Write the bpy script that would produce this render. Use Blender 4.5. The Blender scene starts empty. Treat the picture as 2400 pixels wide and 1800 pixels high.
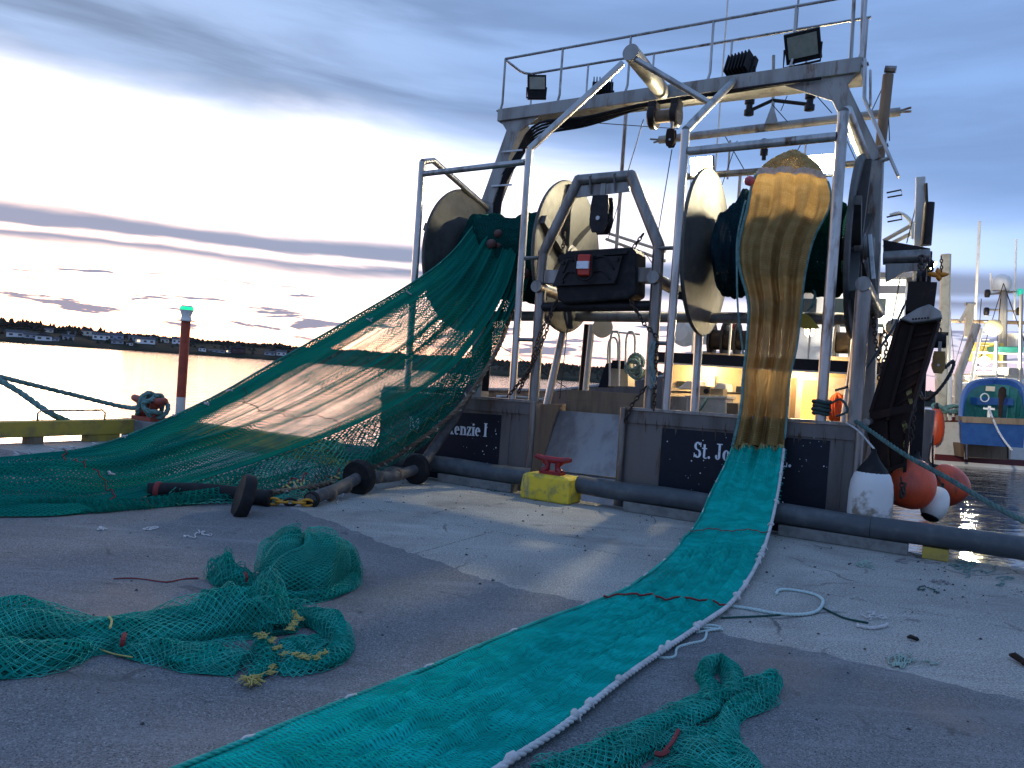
import bpy, bmesh, math, random
import numpy as np
from mathutils import Vector, Matrix
from math import sin, cos, radians, pi, sqrt, atan2, exp

rnd = random.Random(7)
SC = bpy.context.scene
COL = SC.collection

# ------------------------------------------------------------------ camera
FPX, CAM_H = 1803.0, 1.6
ROLL, PITCH, YAW = radians(4.0), math.atan(24 / 1803.0), radians(29.5)
cp, sp = cos(PITCH), sin(PITCH)
def _tilt(X, Y, Z): return Vector((X, Y * cp + Z * sp, -Y * sp + Z * cp))
cam_d = bpy.data.cameras.new('camera')
cam_d.sensor_width = 36.0
cam_d.lens = FPX / 2400 * 36
cam_d.clip_start, cam_d.clip_end = 0.05, 6000
cam = bpy.data.objects.new('camera', cam_d)
COL.objects.link(cam)
_r = _tilt(cos(ROLL), 0, sin(ROLL)); _u = _tilt(-sin(ROLL), 0, cos(ROLL)); _b = -_tilt(0, 1, 0)
cam.matrix_world = Matrix(((_r.x, _u.x, _b.x, 0), (_r.y, _u.y, _b.y, 0), (_r.z, _u.z, _b.z, CAM_H), (0, 0, 0, 1)))
SC.camera = cam

# ------------------------------------------------------------------ sky
SUN_AZ, SUN_EL = radians(-33), radians(1.5)
world = bpy.data.worlds.new('World'); SC.world = world; world.use_nodes = True
wt = world.node_tree; wt.nodes.clear()
def nmath(nt, op, a, b=None, c=None, clamp=False):
    n = nt.nodes.new('ShaderNodeMath'); n.operation = op; n.use_clamp = clamp
    for i, x in enumerate((a, b, c)):
        if x is None: continue
        if isinstance(x, (int, float)): n.inputs[i].default_value = x
        else: nt.links.new(x, n.inputs[i])
    return n.outputs[0]
def nmix(nt, f, a, b, mode='MIX'):
    n = nt.nodes.new('ShaderNodeMix'); n.data_type = 'RGBA'; n.blend_type = mode
    for s, x in ((n.inputs[0], f), (n.inputs[6], a), (n.inputs[7], b)):
        if isinstance(x, (int, float)): s.default_value = x
        elif isinstance(x, tuple): s.default_value = (*x, 1) if len(x) == 3 else x
        else: nt.links.new(x, s)
    return n.outputs[2]
def nsmooth(nt, x, lo, hi):
    n = nt.nodes.new('ShaderNodeMapRange'); n.interpolation_type = 'SMOOTHSTEP'
    for i, v in ((0, x), (1, lo), (2, hi)):
        if isinstance(v, (int, float)): n.inputs[i].default_value = v
        else: nt.links.new(v, n.inputs[i])
    return n.outputs[0]
def nvec(nt, x, y, z=0.0):
    n = nt.nodes.new('ShaderNodeCombineXYZ')
    for i, v in enumerate((x, y, z)):
        if isinstance(v, (int, float)): n.inputs[i].default_value = v
        else: nt.links.new(v, n.inputs[i])
    return n.outputs[0]
def nnoise(nt, vec, scale=1.0, detail=4.0, rough=0.5, dist=0.0):
    n = nt.nodes.new('ShaderNodeTexNoise'); n.inputs['Scale'].default_value = scale
    n.inputs['Detail'].default_value = detail; n.inputs['Roughness'].default_value = rough
    n.inputs['Distortion'].default_value = dist
    if vec is not None: nt.links.new(vec, n.inputs['Vector'])
    return n.outputs['Fac']

def build_sky():
    nt = wt; M = lambda *a, **k: nmath(nt, *a, **k)
    tc = nt.nodes.new('ShaderNodeTexCoord'); sx = nt.nodes.new('ShaderNodeSeparateXYZ')
    nt.links.new(tc.outputs['Generated'], sx.inputs[0])
    x, y, z = sx.outputs
    e = M('MULTIPLY', M('ARCSINE', z), 180 / pi)             # elevation, degrees
    a = M('MULTIPLY', M('ARCTAN2', x, y), 180 / pi)          # azimuth, degrees from +Y
    sky = nt.nodes.new('ShaderNodeTexSky'); sky.sky_type = 'NISHITA'; sky.sun_disc = False
    sky.sun_elevation = SUN_EL; sky.sun_rotation = SUN_AZ; sky.air_density = 1.0; sky.dust_density = 1.5
    # smooth distance from the sunset azimuth
    ca = M('ADD', M('MULTIPLY', x, sin(SUN_AZ)), M('MULTIPLY', y, cos(SUN_AZ)))
    hz = M('SQRT', M('ADD', M('MULTIPLY', x, x), M('MULTIPLY', y, y)))
    ca = M('DIVIDE', ca, M('MAXIMUM', hz, 0.001))
    dd = M('MULTIPLY', M('ARCCOSINE', M('MINIMUM', M('MAXIMUM', ca, -1.0), 1.0)), 180 / pi)
    q = M('DIVIDE', dd, 38.0)
    g = M('EXPONENT', M('MULTIPLY', M('MULTIPLY', q, q), -1.0))
    ge = M('EXPONENT', M('MULTIPLY', M('MAXIMUM', e, 0.0), -1 / 34.0))
    glow = M('MULTIPLY', g, ge)
    base = nmix(nt, nsmooth(nt, e, 0.0, 7.5), (0.44, 0.36, 0.47), (0.22, 0.42, 0.82))
    sky_s = nmix(nt, 1.0, base, nmix(nt, 1.0, sky.outputs[0], (0.06, 0.06, 0.06), 'MULTIPLY'), 'ADD')
    gl = nmix(nt, nsmooth(nt, e, 0.0, 3.0), (3.0, 1.20, 0.42), (3.1, 1.90, 1.05))
    gl = nmix(nt, nsmooth(nt, e, 9.0, 22.0), gl, (2.35, 2.40, 2.40))
    gv = nt.nodes.new('ShaderNodeVectorMath'); gv.operation = 'SCALE'
    nt.links.new(gl, gv.inputs[0]); nt.links.new(M('MULTIPLY', glow, 1.0), gv.inputs['Scale'])
    clear = nmix(nt, 1.0, sky_s, gv.outputs[0], 'ADD')
    # clouds: a high deck, one long band under it, small flat streaks near the horizon
    st = nvec(nt, M('MULTIPLY', a, 0.030), M('MULTIPLY', M('ADD', e, M('MULTIPLY', a, -0.02)), 0.17))
    n1 = nnoise(nt, st, 1.0, 6.0, 0.52, 0.35)
    st2 = nvec(nt, M('MULTIPLY', a, 0.040), M('MULTIPLY', M('ADD', e, M('MULTIPLY', a, 0.05)), 0.30), 4.0)
    n2 = nnoise(nt, st2, 1.0, 6.0, 0.55, 0.35)
    edge = M('ADD', e, M('MULTIPLY', M('SUBTRACT', n1, 0.5), 8.0))
    base_e = M('SUBTRACT', 14.6, M('MULTIPLY', nsmooth(nt, a, -5.0, 50.0), 6.0))
    deck = nsmooth(nt, M('ADD', M('SUBTRACT', edge, base_e), M('MULTIPLY', M('SUBTRACT', n2, 0.5), 3.0)), -2.2, 4.2)
    bc = M('SUBTRACT', e, M('ADD', 7.5, M('MULTIPLY', M('SUBTRACT', n1, 0.5), 3.0)))
    bcw = M('ADD', bc, M('MULTIPLY', M('SUBTRACT', n2, 0.5), 1.0))
    band = M('SUBTRACT', 1.0, nsmooth(nt, M('ABSOLUTE', bcw), 0.70, 2.05))
    gap = nsmooth(nt, M('ABSOLUTE', M('ADD', bc, M('ADD', 0.35, M('MULTIPLY', M('SUBTRACT', n2, 0.5), 1.6)))), 0.02, 0.42)
    band = M('MULTIPLY', band, M('ADD', 0.50, M('MULTIPLY', gap, 0.48)))
    st3 = nvec(nt, M('MULTIPLY', a, 0.15), M('MULTIPLY', e, 1.30), 9.0)
    n3 = nnoise(nt, st3, 1.0, 5.0, 0.6, 0.5)
    low = nsmooth(nt, n3, 0.535, 0.595)
    win = M('MULTIPLY', nsmooth(nt, e, 0.9, 1.6), M('SUBTRACT', 1.0, nsmooth(nt, e, 4.8, 5.8)))
    low = M('MULTIPLY', M('MULTIPLY', low, win), 0.985)
    mask = M('MAXIMUM', M('MAXIMUM', deck, band), low)
    shade = M('ADD', M('MULTIPLY', n2, 0.95), M('MULTIPLY', n1, 0.45))
    sh = nsmooth(nt, shade, 0.48, 0.92)
    near = nmix(nt, sh, (0.152, 0.205, 0.315), (0.325, 0.435, 0.65))     # towards the sunset
    far = nmix(nt, sh, (0.150, 0.245, 0.455), (0.195, 0.325, 0.60))    # the bluer rest of the sky
    ccol = nmix(nt, nsmooth(nt, glow, 0.05, 0.62), far, near)
    lowc = nmix(nt, nsmooth(nt, e, 0.0, 9.0), (0.205, 0.210, 0.300), (0.195, 0.235, 0.345))
    ccol = nmix(nt, nsmooth(nt, e, 7.0, 12.0), lowc, ccol)
    fin = nmix(nt, mask, clear, ccol)
    # below the horizon: dull ground light
    fin = nmix(nt, nsmooth(nt, e, -3.0, -0.5), (0.10, 0.12, 0.17), fin)
    bg = nt.nodes.new('ShaderNodeBackground'); bg.inputs[1].default_value = 1.0
    out = nt.nodes.new('ShaderNodeOutputWorld')
    nt.links.new(fin, bg.inputs[0]); nt.links.new(bg.outputs[0], out.inputs[0])
build_sky()

sun_d = bpy.data.lights.new('sun', 'SUN'); sun_d.energy = 0.3; sun_d.angle = radians(12); sun_d.color = (1.0, 0.72, 0.48)
sun = bpy.data.objects.new('sun', sun_d); COL.objects.link(sun)
sdir = Vector((sin(SUN_AZ) * cos(SUN_EL + .05), cos(SUN_AZ) * cos(SUN_EL + .05), sin(SUN_EL + .05)))
sun.rotation_euler = (-sdir).to_track_quat('-Z', 'Y').to_euler()

SC.render.engine = 'CYCLES'
SC.cycles.use_denoising = True
SC.cycles.max_bounces = 5; SC.cycles.transparent_max_bounces = 14; SC.cycles.diffuse_bounces = 2
SC.cycles.sample_clamp_indirect = 6.0
SC.cycles.caustics_reflective = False; SC.cycles.caustics_refractive = False
SC.view_settings.view_transform = 'Standard'; SC.view_settings.look = 'None'
SC.view_settings.exposure = 0.58; SC.view_settings.gamma = 1.0
SC.view_settings.use_curve_mapping = False

# ------------------------------------------------------------------ frames
ZA = Vector((0, 0, 1)); UA = Vector((cos(YAW), -sin(YAW), 0)); WA = Vector((sin(YAW), cos(YAW), 0))
AX = (UA, WA, ZA)                       # the quay's own axes: along the edge, towards the water, up
CAMP = Vector((0, 0, CAM_H))
def ray(px, py):
    x = (px - 1200) / FPX; y = (900 - py) / FPX
    return _tilt(x * cos(ROLL) - y * sin(ROLL), 1.0, x * sin(ROLL) + y * cos(ROLL))
def G(px, py, z=0.0):                   # a point at height z
    r = ray(px, py); return CAMP + r * ((z - CAM_H) / r.z)
def A(px, py, w):                       # a point in the plane w metres out along the pier
    r = ray(px, py); return CAMP + r * (w / r.dot(WA))
def D(px, py, Y):                       # a point Y metres away
    r = ray(px, py); return CAMP + r * (Y / r.y)
def P(u, w, z): return UA * u + WA * w + ZA * z
def uwz(p): return (p.dot(UA), p.dot(WA), p.z)
V = Vector

# ------------------------------------------------------------------ mesh builder
class MB:
    def __init__(s): s.v = []; s.f = []; s.uv = None
    def add(s, vs, fs):
        b = len(s.v); s.v += [tuple(p) for p in vs]; s.f += [tuple(i + b for i in f) for f in fs]; return s
    def box(s, c, a, b, h, ax=AX):
        x, y, z = ax[0] * (a / 2), ax[1] * (b / 2), ax[2] * (h / 2)
        vs = [c + x * i + y * j + z * k for k in (-1, 1) for j in (-1, 1) for i in (-1, 1)]
        return s.add(vs, [(0, 2, 3, 1), (4, 5, 7, 6), (0, 1, 5, 4), (2, 6, 7, 3), (0, 4, 6, 2), (1, 3, 7, 5)])
    def beam(s, p0, p1, w, h, up=ZA):
        d = (p1 - p0); L = d.length; d = d / L
        x = d.cross(up)
        if x.length < 1e-4: x = d.cross(UA)
        x.normalize(); y = x.cross(d)
        return s.box((p0 + p1) / 2, w, L, h, (x, d, y))
    def ring_faces(s, b, n, m, closed_path=False, caps=True):
        for i in range(m - 1 + (1 if closed_path else 0)):
            i2 = (i + 1) % m
            for k in range(n):
                k2 = (k + 1) % n
                s.f.append((b + i * n + k, b + i * n + k2, b + i2 * n + k2, b + i2 * n + k))
        if caps and not closed_path:
            s.f.append(tuple(b + k for k in reversed(range(n)))); s.f.append(tuple(b + (m - 1) * n + k for k in range(n)))
    def tube(s, pts, r, n=10, caps=True, closed=False, flat=1.0):
        pts = [V(p) for p in pts]; m = len(pts); b = len(s.v)
        rs = r if isinstance(r, (list, tuple)) else [r] * m
        T = []
        for i in range(m):
            if closed: d = pts[(i + 1) % m] - pts[i - 1]
            else: d = pts[min(i + 1, m - 1)] - pts[max(i - 1, 0)]
            T.append(d.normalized())
        ref = ZA if abs(T[0].z) < 0.9 else UA
        x = T[0].cross(ref).normalized()
        for i in range(m):
            x = (x - T[i] * x.dot(T[i])).normalized(); y = T[i].cross(x)
            for k in range(n):
                t = 2 * pi * k / n; s.v.append(tuple(pts[i] + (x * cos(t) + y * sin(t) * flat) * rs[i]))
        s.ring_faces(b, n, m, closed, caps); return s
    def lathe(s, c, axis, prof, n=24, caps=True):
        axis = axis.normalized(); ref = ZA if abs(axis.z) < 0.9 else UA
        x = axis.cross(ref).normalized(); y = axis.cross(x); b = len(s.v)
        for (r, h) in prof:
            for k in range(n):
                t = 2 * pi * k / n; s.v.append(tuple(c + axis * h + (x * cos(t) + y * sin(t)) * r))
        s.ring_faces(b, n, len(prof), False, caps); return s
    def prism(s, poly, off):
        n = len(poly); off = V(off)
        vs = [V(p) for p in poly] + [V(p) + off for p in poly]
        fs = [tuple(reversed(range(n))), tuple(range(n, 2 * n))] + [(i, (i + 1) % n, n + (i + 1) % n, n + i) for i in range(n)]
        return s.add(vs, fs)
    def chain(s, pts, link=0.06, r=0.008, n=5):
        L = polylen(pts); k = max(2, int(L / (link * 0.72))); q = resample(pts, k + 1)
        for i in range(k):
            a, b2 = V(q[i]), V(q[i + 1]); d = (b2 - a).normalized()
            x = d.cross(ZA if abs(d.z) < .9 else UA).normalized()
            if i % 2: x = d.cross(x)
            c = (a + b2) / 2; pts2 = []
            for j in range(8):
                t = 2 * pi * j / 8
                pts2.append(c + d * (cos(t) * link * 0.5) + x * (sin(t) * link * 0.30))
            s.tube(pts2, r, n, closed=True)
        return s
    def build(s, name, mat, parent=None, smooth=False, bevel=0.0, kind=None):
        vs = s.v
        lo = [min(p[i] for p in vs) for i in range(3)]; hi = [max(p[i] for p in vs) for i in range(3)]
        o3 = V(((lo[0] + hi[0]) / 2, (lo[1] + hi[1]) / 2, lo[2]))
        me = bpy.data.meshes.new(name)
        me.from_pydata([(p[0] - o3.x, p[1] - o3.y, p[2] - o3.z) for p in vs], [], s.f)
        o = link(name, me, mat, parent, o3)
        if smooth == 'auto':
            me.polygons.foreach_set('use_smooth', [True] * len(me.polygons)); me.set_sharp_from_angle(angle=radians(38))
        elif smooth: me.polygons.foreach_set('use_smooth', [True] * len(me.polygons))
        if s.uv is not None:
            uvl = me.uv_layers.new(name='UVMap'); arr = np.array(s.uv, dtype=np.float32)
            idx = np.empty(len(me.loops), dtype=np.int32); me.loops.foreach_get('vertex_index', idx)
            uvl.data.foreach_set('uv', arr[idx].ravel())
        if bevel:
            md = o.modifiers.new('bevel', 'BEVEL'); md.width = bevel; md.segments = 2; md.limit_method = 'ANGLE'; md.angle_limit = radians(40)
        if kind: o['kind'] = kind
        return o
WLOC = {}
def link(name, me, mat, parent, o3):
    o = bpy.data.objects.new(name, me); COL.objects.link(o)
    if mat is not None and me is not None: me.materials.append(mat)
    WLOC[o.name] = V(o3)
    if parent is not None:
        o.parent = parent; o.location = V(o3) - WLOC[parent.name]
    else: o.location = o3
    return o
def thing(name, label, cat, loc, group=None):
    o = bpy.data.objects.new(name, None); COL.objects.link(o); o.location = loc; o.empty_display_size = 0.2
    WLOC[o.name] = V(loc); return tag(o, label, cat, group)
def tag(o, label, cat, group=None):
    o['label'] = label; o['category'] = cat
    if group: o['group'] = group
    return o
def struct(o): o['kind'] = 'structure'; return o

def polylen(pts): return sum((V(pts[i + 1]) - V(pts[i])).length for i in range(len(pts) - 1))
def resample(pts, n, smooth=False):
    p = np.array([tuple(q) for q in pts], dtype=float)
    if smooth: p = catmull(p, 12)
    d = np.r_[0, np.cumsum(np.linalg.norm(np.diff(p, axis=0), axis=1))]
    t = np.linspace(0, d[-1], n)
    return np.stack([np.interp(t, d, p[:, i]) for i in range(p.shape[1])], 1)
def catmull(p, k):
    p = np.asarray(p, float); q = np.vstack([2 * p[0] - p[1], p, 2 * p[-1] - p[-2]]); out = []
    for i in range(1, len(q) - 2):
        for j in range(k):
            t = j / k; a, b, c, d = q[i - 1], q[i], q[i + 1], q[i + 2]
            out.append(0.5 * (2 * b + (c - a) * t + (2 * a - 5 * b + 4 * c - d) * t * t + (3 * b - a - 3 * c + d) * t ** 3))
    out.append(p[-1]); return np.array(out)
def curve(pts, n): return [V(q) for q in resample(pts, n, True)]
def sag(p0, p1, drop, n=16):
    return [p0.lerp(p1, i / (n - 1)) - ZA * (drop * 4 * (i / (n - 1)) * (1 - i / (n - 1))) for i in range(n)]

# ------------------------------------------------------------------ materials
MATS = {}
def mat(name, col, rough=0.6, metal=0.0, col2=None, scale=3.0, lo=0.42, hi=0.68, bump=0.0, bscale=40.0, streak=False, spec=0.5, rust=None, emit=None, estr=0.0):
    if name in MATS: return MATS[name]
    m = bpy.data.materials.new(name); m.use_nodes = True; nt = m.node_tree; b = nt.nodes['Principled BSDF']
    b.inputs['Roughness'].default_value = rough; b.inputs['Metallic'].default_value = metal
    b.inputs['Specular IOR Level'].default_value = spec
    b.inputs['Base Color'].default_value = (*col, 1)
    geo = nt.nodes.new('ShaderNodeNewGeometry'); pos = geo.outputs['Position']
    c = None
    if col2 is not None:
        vec = pos
        if streak:
            mp = nt.nodes.new('ShaderNodeMapping'); mp.inputs['Scale'].default_value = (1, 1, 0.16)
            nt.links.new(pos, mp.inputs[0]); vec = mp.outputs[0]
        f = nsmooth(nt, nnoise(nt, vec, scale, 6.0, 0.62), lo, hi)
        c = nmix(nt, f, col, col2)
    if rust is not None:
        mp = nt.nodes.new('ShaderNodeMapping'); mp.inputs['Scale'].default_value = (1, 1, 0.22); mp.inputs['Location'].default_value = (3, 7, 1)
        nt.links.new(pos, mp.inputs[0])
        f = nsmooth(nt, nnoise(nt, mp.outputs[0], 4.5, 7.0, 0.7), 0.54, 0.70)
        c = nmix(nt, f, c if c is not None else col, rust)
    if c is not None:
        nt.links.new(c, b.inputs['Base Color'])
        r = nmath(nt, 'ADD', rough - 0.12, nmath(nt, 'MULTIPLY', nnoise(nt, pos, 9.0, 4.0), 0.24)); nt.links.new(r, b.inputs['Roughness'])
    if bump:
        bp = nt.nodes.new('ShaderNodeBump'); bp.inputs['Strength'].default_value = bump; bp.inputs['Distance'].default_value = 0.01
        nt.links.new(nnoise(nt, pos, bscale, 5.0, 0.6), bp.inputs['Height']); nt.links.new(bp.outputs[0], b.inputs['Normal'])
    if emit is not None:
        b.inputs['Emission Color'].default_value = (*emit, 1); b.inputs['Emission Strength'].default_value = estr
    MATS[name] = m; return m

alu = mat('aluminium_tube', (.46, .455, .44), .36, .85, (.22, .20, .18), 5.0, .45, .72, .08, 60, True, rust=(.14, .085, .05))
alud = mat('dark_weathered_tube', (.27, .26, .245), .42, .75, (.13, .112, .098), 5.0, .40, .68, .1, 60, True)
galv = mat('grey_painted_steel', (.36, .35, .325), .55, .25, (.22, .20, .175), 4.0, .42, .7, .1, 50, True, rust=(.16, .09, .045))
hullm = mat('weathered_hull_plate', (.155, .138, .130), .55, .30, (.085, .072, .067), 3.0, .40, .7, .12, 30, True, rust=(.10, .055, .03))
rampm = mat('ramp_plate', (.36, .36, .37), .5, .5, (.24, .235, .235), 3.5, .42, .66, .08, 40, True)
navy = mat('navy_paint', (.003, .006, .016), .5, 0, (.007, .010, .022), 6.0, .5, .7, .05, 50, spec=.3)
white = mat('white_paint', (.78, .76, .70), .45, 0, (.62, .58, .50), 4.0, .48, .75)
cream = mat('cream_panel', (.70, .60, .42), .5, 0, (.60, .50, .34), 3.0, .45, .7)
black = mat('black_rubber', (.010, .010, .012), .65, 0, (.022, .021, .021), 8.0, .45, .7, .15, 60, spec=.25)
dark = mat('dark_steel', (.024, .022, .024), .5, .3, (.012, .011, .012), 6.0, .4, .7, .1, 50, spec=.3)
rustm = mat('rusty_door_steel', (.022, .0125, .010), .75, .1, (.060, .026, .014), 5.0, .50, .72, .3, 30, True, spec=.25)
wood = mat('weathered_wood', (.26, .19, .12), .75, 0, (.16, .11, .07), 6.0, .4, .7, .2, 50, True)
yellow = mat('yellow_paint', (.74, .53, .03), .65, 0, (.34, .27, .07), 6.0, .46, .68, .3, 30, rust=(.20, .19, .17))
ytimber = mat('yellow_timber', (.46, .33, .05), .7, 0, (.27, .20, .07), 4.0, .42, .7, .2, 40)
redp = mat('red_cleat_paint', (.26, .012, .02), .35, 0, (.16, .012, .014), 8.0, .45, .7, .08, 40)
pipem = mat('fender_pipe_plastic', (.050, .060, .070), .5, 0, (.090, .102, .110), 5.0, .42, .72, .1, 40)
concm = mat('kerb_block', (.21, .21, .20), .85, 0, (.13, .13, .125), 8.0, .4, .7, .3, 40)
ropem = mat('teal_rope', (.15, .285, .26), .85, 0, (.07, .16, .145), 12.0, .4, .7, .4, 120)
ropew = mat('white_rope', (.62, .61, .60), .8, 0, (.42, .41, .40), 12.0, .4, .7, .4, 120)
orange = mat('orange_hose', (.80, .11, .02), .45, 0, (.62, .09, .02), 7.0, .4, .7)
buoyo = mat('orange_buoy', (.74, .095, .03), .42, 0, (.36, .055, .03), 4.0, .44, .74, .12, 25, True, rust=(.20, .06, .035))
buoyw = mat('dirty_white_fender', (.66, .66, .64), .45, 0, (.24, .20, .15), 4.0, .52, .68, .15, 20)
chainm = mat('rusty_chain', (.06, .045, .04), .6, .6, (.11, .06, .035), 9.0, .45, .7)
chainy = mat('yellow_chain', (.62, .30, .02), .5, .1, (.38, .17, .02), 9.0, .45, .7)
glassd = mat('dark_glass', (.02, .03, .035), .12, 0)
lensm = mat('lamp_glass', (.30, .32, .26), .2, 0, (.24, .26, .21), 9.0)
cardb = mat('cardboard', (.42, .29, .16), .8, 0, (.36, .25, .14), 5.0)
bluep = mat('blue_skiff_paint', (.012, .065, .22), .4, 0, (.02, .09, .26), 4.0)
tealp = mat('teal_skiff_inside', (.02, .16, .14), .5, 0, (.025, .11, .11), 5.0)
redstr = mat('red_boot_stripe', (.12, .02, .022), .5)
lit_w = mat('lit_flood_lens', (1, .9, .7), .3, emit=(1.0, .86, .55), estr=40)
lit_g = mat('green_lamp', (.05, .5, .3), .3, emit=(.01, .8, .32), estr=.9)
lit_o = mat('amber_lamp', (1, .6, .3), .3, emit=(1.0, .55, .2), estr=6)
lit_d = mat('deck_lamp', (1, .8, .5), .3, emit=(1.0, .68, .32), estr=9)
letterm = mat('white_lettering', (.76, .79, .84), .55, 0, (.40, .43, .48), 22.0, .58, .72)

# ------------------------------------------------------------------ ground materials
def ground_mat(name, c1, c2, cs, chip, fine, bump, stain, stain_c, wear=0.0, crack=0.0):
    m = bpy.data.materials.new(name); m.use_nodes = True; nt = m.node_tree; b = nt.nodes['Principled BSDF']
    pos = nt.nodes.new('ShaderNodeNewGeometry').outputs['Position']
    big = nnoise(nt, pos, cs, 4.0, 0.6)
    c = nmix(nt, nsmooth(nt, big, .35, .68), c1, c2)
    f1 = nnoise(nt, pos, fine, 3.0, 0.7)
    c = nmix(nt, nmath(nt, 'MULTIPLY', nsmooth(nt, f1, .46, .68), .85), c, tuple(min(1, x * 2.1) for x in c1))
    f2 = nnoise(nt, pos, fine * 1.7, 2.0, 0.6)
    c = nmix(nt, nmath(nt, 'MULTIPLY', nsmooth(nt, f2, .52, .64), .85), c, tuple(x * 0.28 for x in c1))
    vo = nt.nodes.new('ShaderNodeTexVoronoi'); vo.inputs['Scale'].default_value = 26; nt.links.new(pos, vo.inputs['Vector'])
    chips = nmath(nt, 'LESS_THAN', vo.outputs['Distance'], 0.095)
    cm = nmath(nt, 'MULTIPLY', chips, nmath(nt, 'GREATER_THAN', nnoise(nt, pos, 5.0, 2.0), .50))
    c = nmix(nt, nmath(nt, 'MULTIPLY', cm, .85), c, chip)
    # drag marks and tyre sweeps along and across the quay
    def sweep(rot, sx, sy, sc, lo, hi, k, colr):
        nonlocal c
        mp = nt.nodes.new('ShaderNodeMapping'); mp.inputs['Rotation'].default_value = (0, 0, rot); mp.inputs['Scale'].default_value = (sx, sy, 1); nt.links.new(pos, mp.inputs[0])
        f = nsmooth(nt, nnoise(nt, mp.outputs[0], sc, 4.0, .65, .25), lo, hi); c = nmix(nt, nmath(nt, 'MULTIPLY', f, k), c, colr); return f
    sweep(YAW, .5, 3.2, 1.1, .52, .72, wear, tuple(min(1, x * 1.8) for x in c1))
    sweep(YAW + 1.1, .35, 4.5, 1.3, .58, .72, wear * .8, tuple(x * .45 for x in c1))
    sweep(-.62, .22, 14.0, 1.0, .66, .74, wear * .9, tuple(min(1, x * 2.6) for x in c1))
    sp_ = nsmooth(nt, nnoise(nt, pos, .75, 5.0, .62, .6), .50, .70)
    c = nmix(nt, nmath(nt, 'MULTIPLY', sp_, stain), c, stain_c)
    spot = nsmooth(nt, nnoise(nt, pos, 3.4, 4.0, .55, .8), .64, .70)
    c = nmix(nt, nmath(nt, 'MULTIPLY', spot, .6), c, tuple(x * .42 for x in c1))
    hsum = nmath(nt, 'ADD', nmath(nt, 'MULTIPLY', f1, 1.0), nmath(nt, 'ADD', nmath(nt, 'MULTIPLY', f2, .5), nmath(nt, 'MULTIPLY', big, 1.0)))
    if crack:
        ve = nt.nodes.new('ShaderNodeTexVoronoi'); ve.feature = 'DISTANCE_TO_EDGE'; ve.inputs['Scale'].default_value = .42
        wn = nt.nodes.new('ShaderNodeTexNoise'); wn.inputs['Scale'].default_value = 2.2; wn.inputs['Detail'].default_value = 4; nt.links.new(pos, wn.inputs['Vector'])
        ad = nt.nodes.new('ShaderNodeVectorMath'); ad.operation = 'MULTIPLY_ADD'; ad.inputs[1].default_value = (.35, .35, .0); nt.links.new(wn.outputs['Color'], ad.inputs[0]); nt.links.new(pos, ad.inputs[2])
        nt.links.new(ad.outputs[0], ve.inputs['Vector'])
        cr = nmath(nt, 'SUBTRACT', 1.0, nsmooth(nt, ve.outputs['Distance'], .0015, .006))
        cr = nmath(nt, 'MULTIPLY', cr, nsmooth(nt, nnoise(nt, pos, .6, 2.0), .52, .62))
        c = nmix(nt, nmath(nt, 'MULTIPLY', cr, crack), c, tuple(x * .25 for x in c1)); hsum = nmath(nt, 'SUBTRACT', hsum, nmath(nt, 'MULTIPLY', cr, 2.0))
    nt.links.new(c, b.inputs['Base Color'])
    nt.links.new(nmath(nt, 'SUBTRACT', .90, nmath(nt, 'MULTIPLY', sp_, .30)), b.inputs['Roughness'])
    b.inputs['Specular IOR Level'].default_value = 0.35
    bp = nt.nodes.new('ShaderNodeBump'); bp.inputs['Strength'].default_value = bump; bp.inputs['Distance'].default_value = .014
    nt.links.new(hsum, bp.inputs['Height']); nt.links.new(bp.outputs[0], b.inputs['Normal'])
    return m
asph = ground_mat('worn_asphalt', (.155, .160, .166), (.205, .211, .218), 1.3, (.50, .50, .50), 80, .65, .45, (.098, .101, .104), .45)
conc = ground_mat('quay_concrete', (.300, .292, .268), (.375, .366, .336), .9, (.08, .075, .07), 55, .40, .7, (.175, .168, .155), .38, .7)
concs = ground_mat('quay_side', (.20, .19, .17), (.12, .115, .10), 1.5, (.1, .1, .1), 30, .3, .5, (.06, .06, .05))

QW, QU = 9.30, -12.45            # pier edges
WATER = -0.45
# ------------------------------------------------------------------ pier
bm = MB()
c0 = P((QU + 60) / 2, (QW - 60) / 2, -1.63)
bm.box(c0, 60 - QU, QW + 60, 3.2)
quay = struct(bm.build('quay', concs)); quay['label'] = 'concrete pier deck'
def slab(u0, u1, w0, w1, z0, z1, nm, m):
    b = MB(); b.box(P((u0 + u1) / 2, (w0 + w1) / 2, (z0 + z1) / 2), u1 - u0, w1 - w0, z1 - z0)
    return b.build(nm, m, quay, bevel=.008)
for (a, b2) in ((QU + .01, -9.4), (-9.39, -3.89), (-3.88, 3.4), (3.41, 12), (12.01, 59)):
    slab(a, b2, 4.55, 6.713, -.028, 0.0, 'concrete_slab', conc)
for (a, b2) in ((QU + .01, -9.0), (-8.99, 5.0), (5.01, 14), (14.01, 59)):
    slab(a, b2, 6.727, QW - .01, -.028, 0.0, 'concrete_slab', conc)
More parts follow.
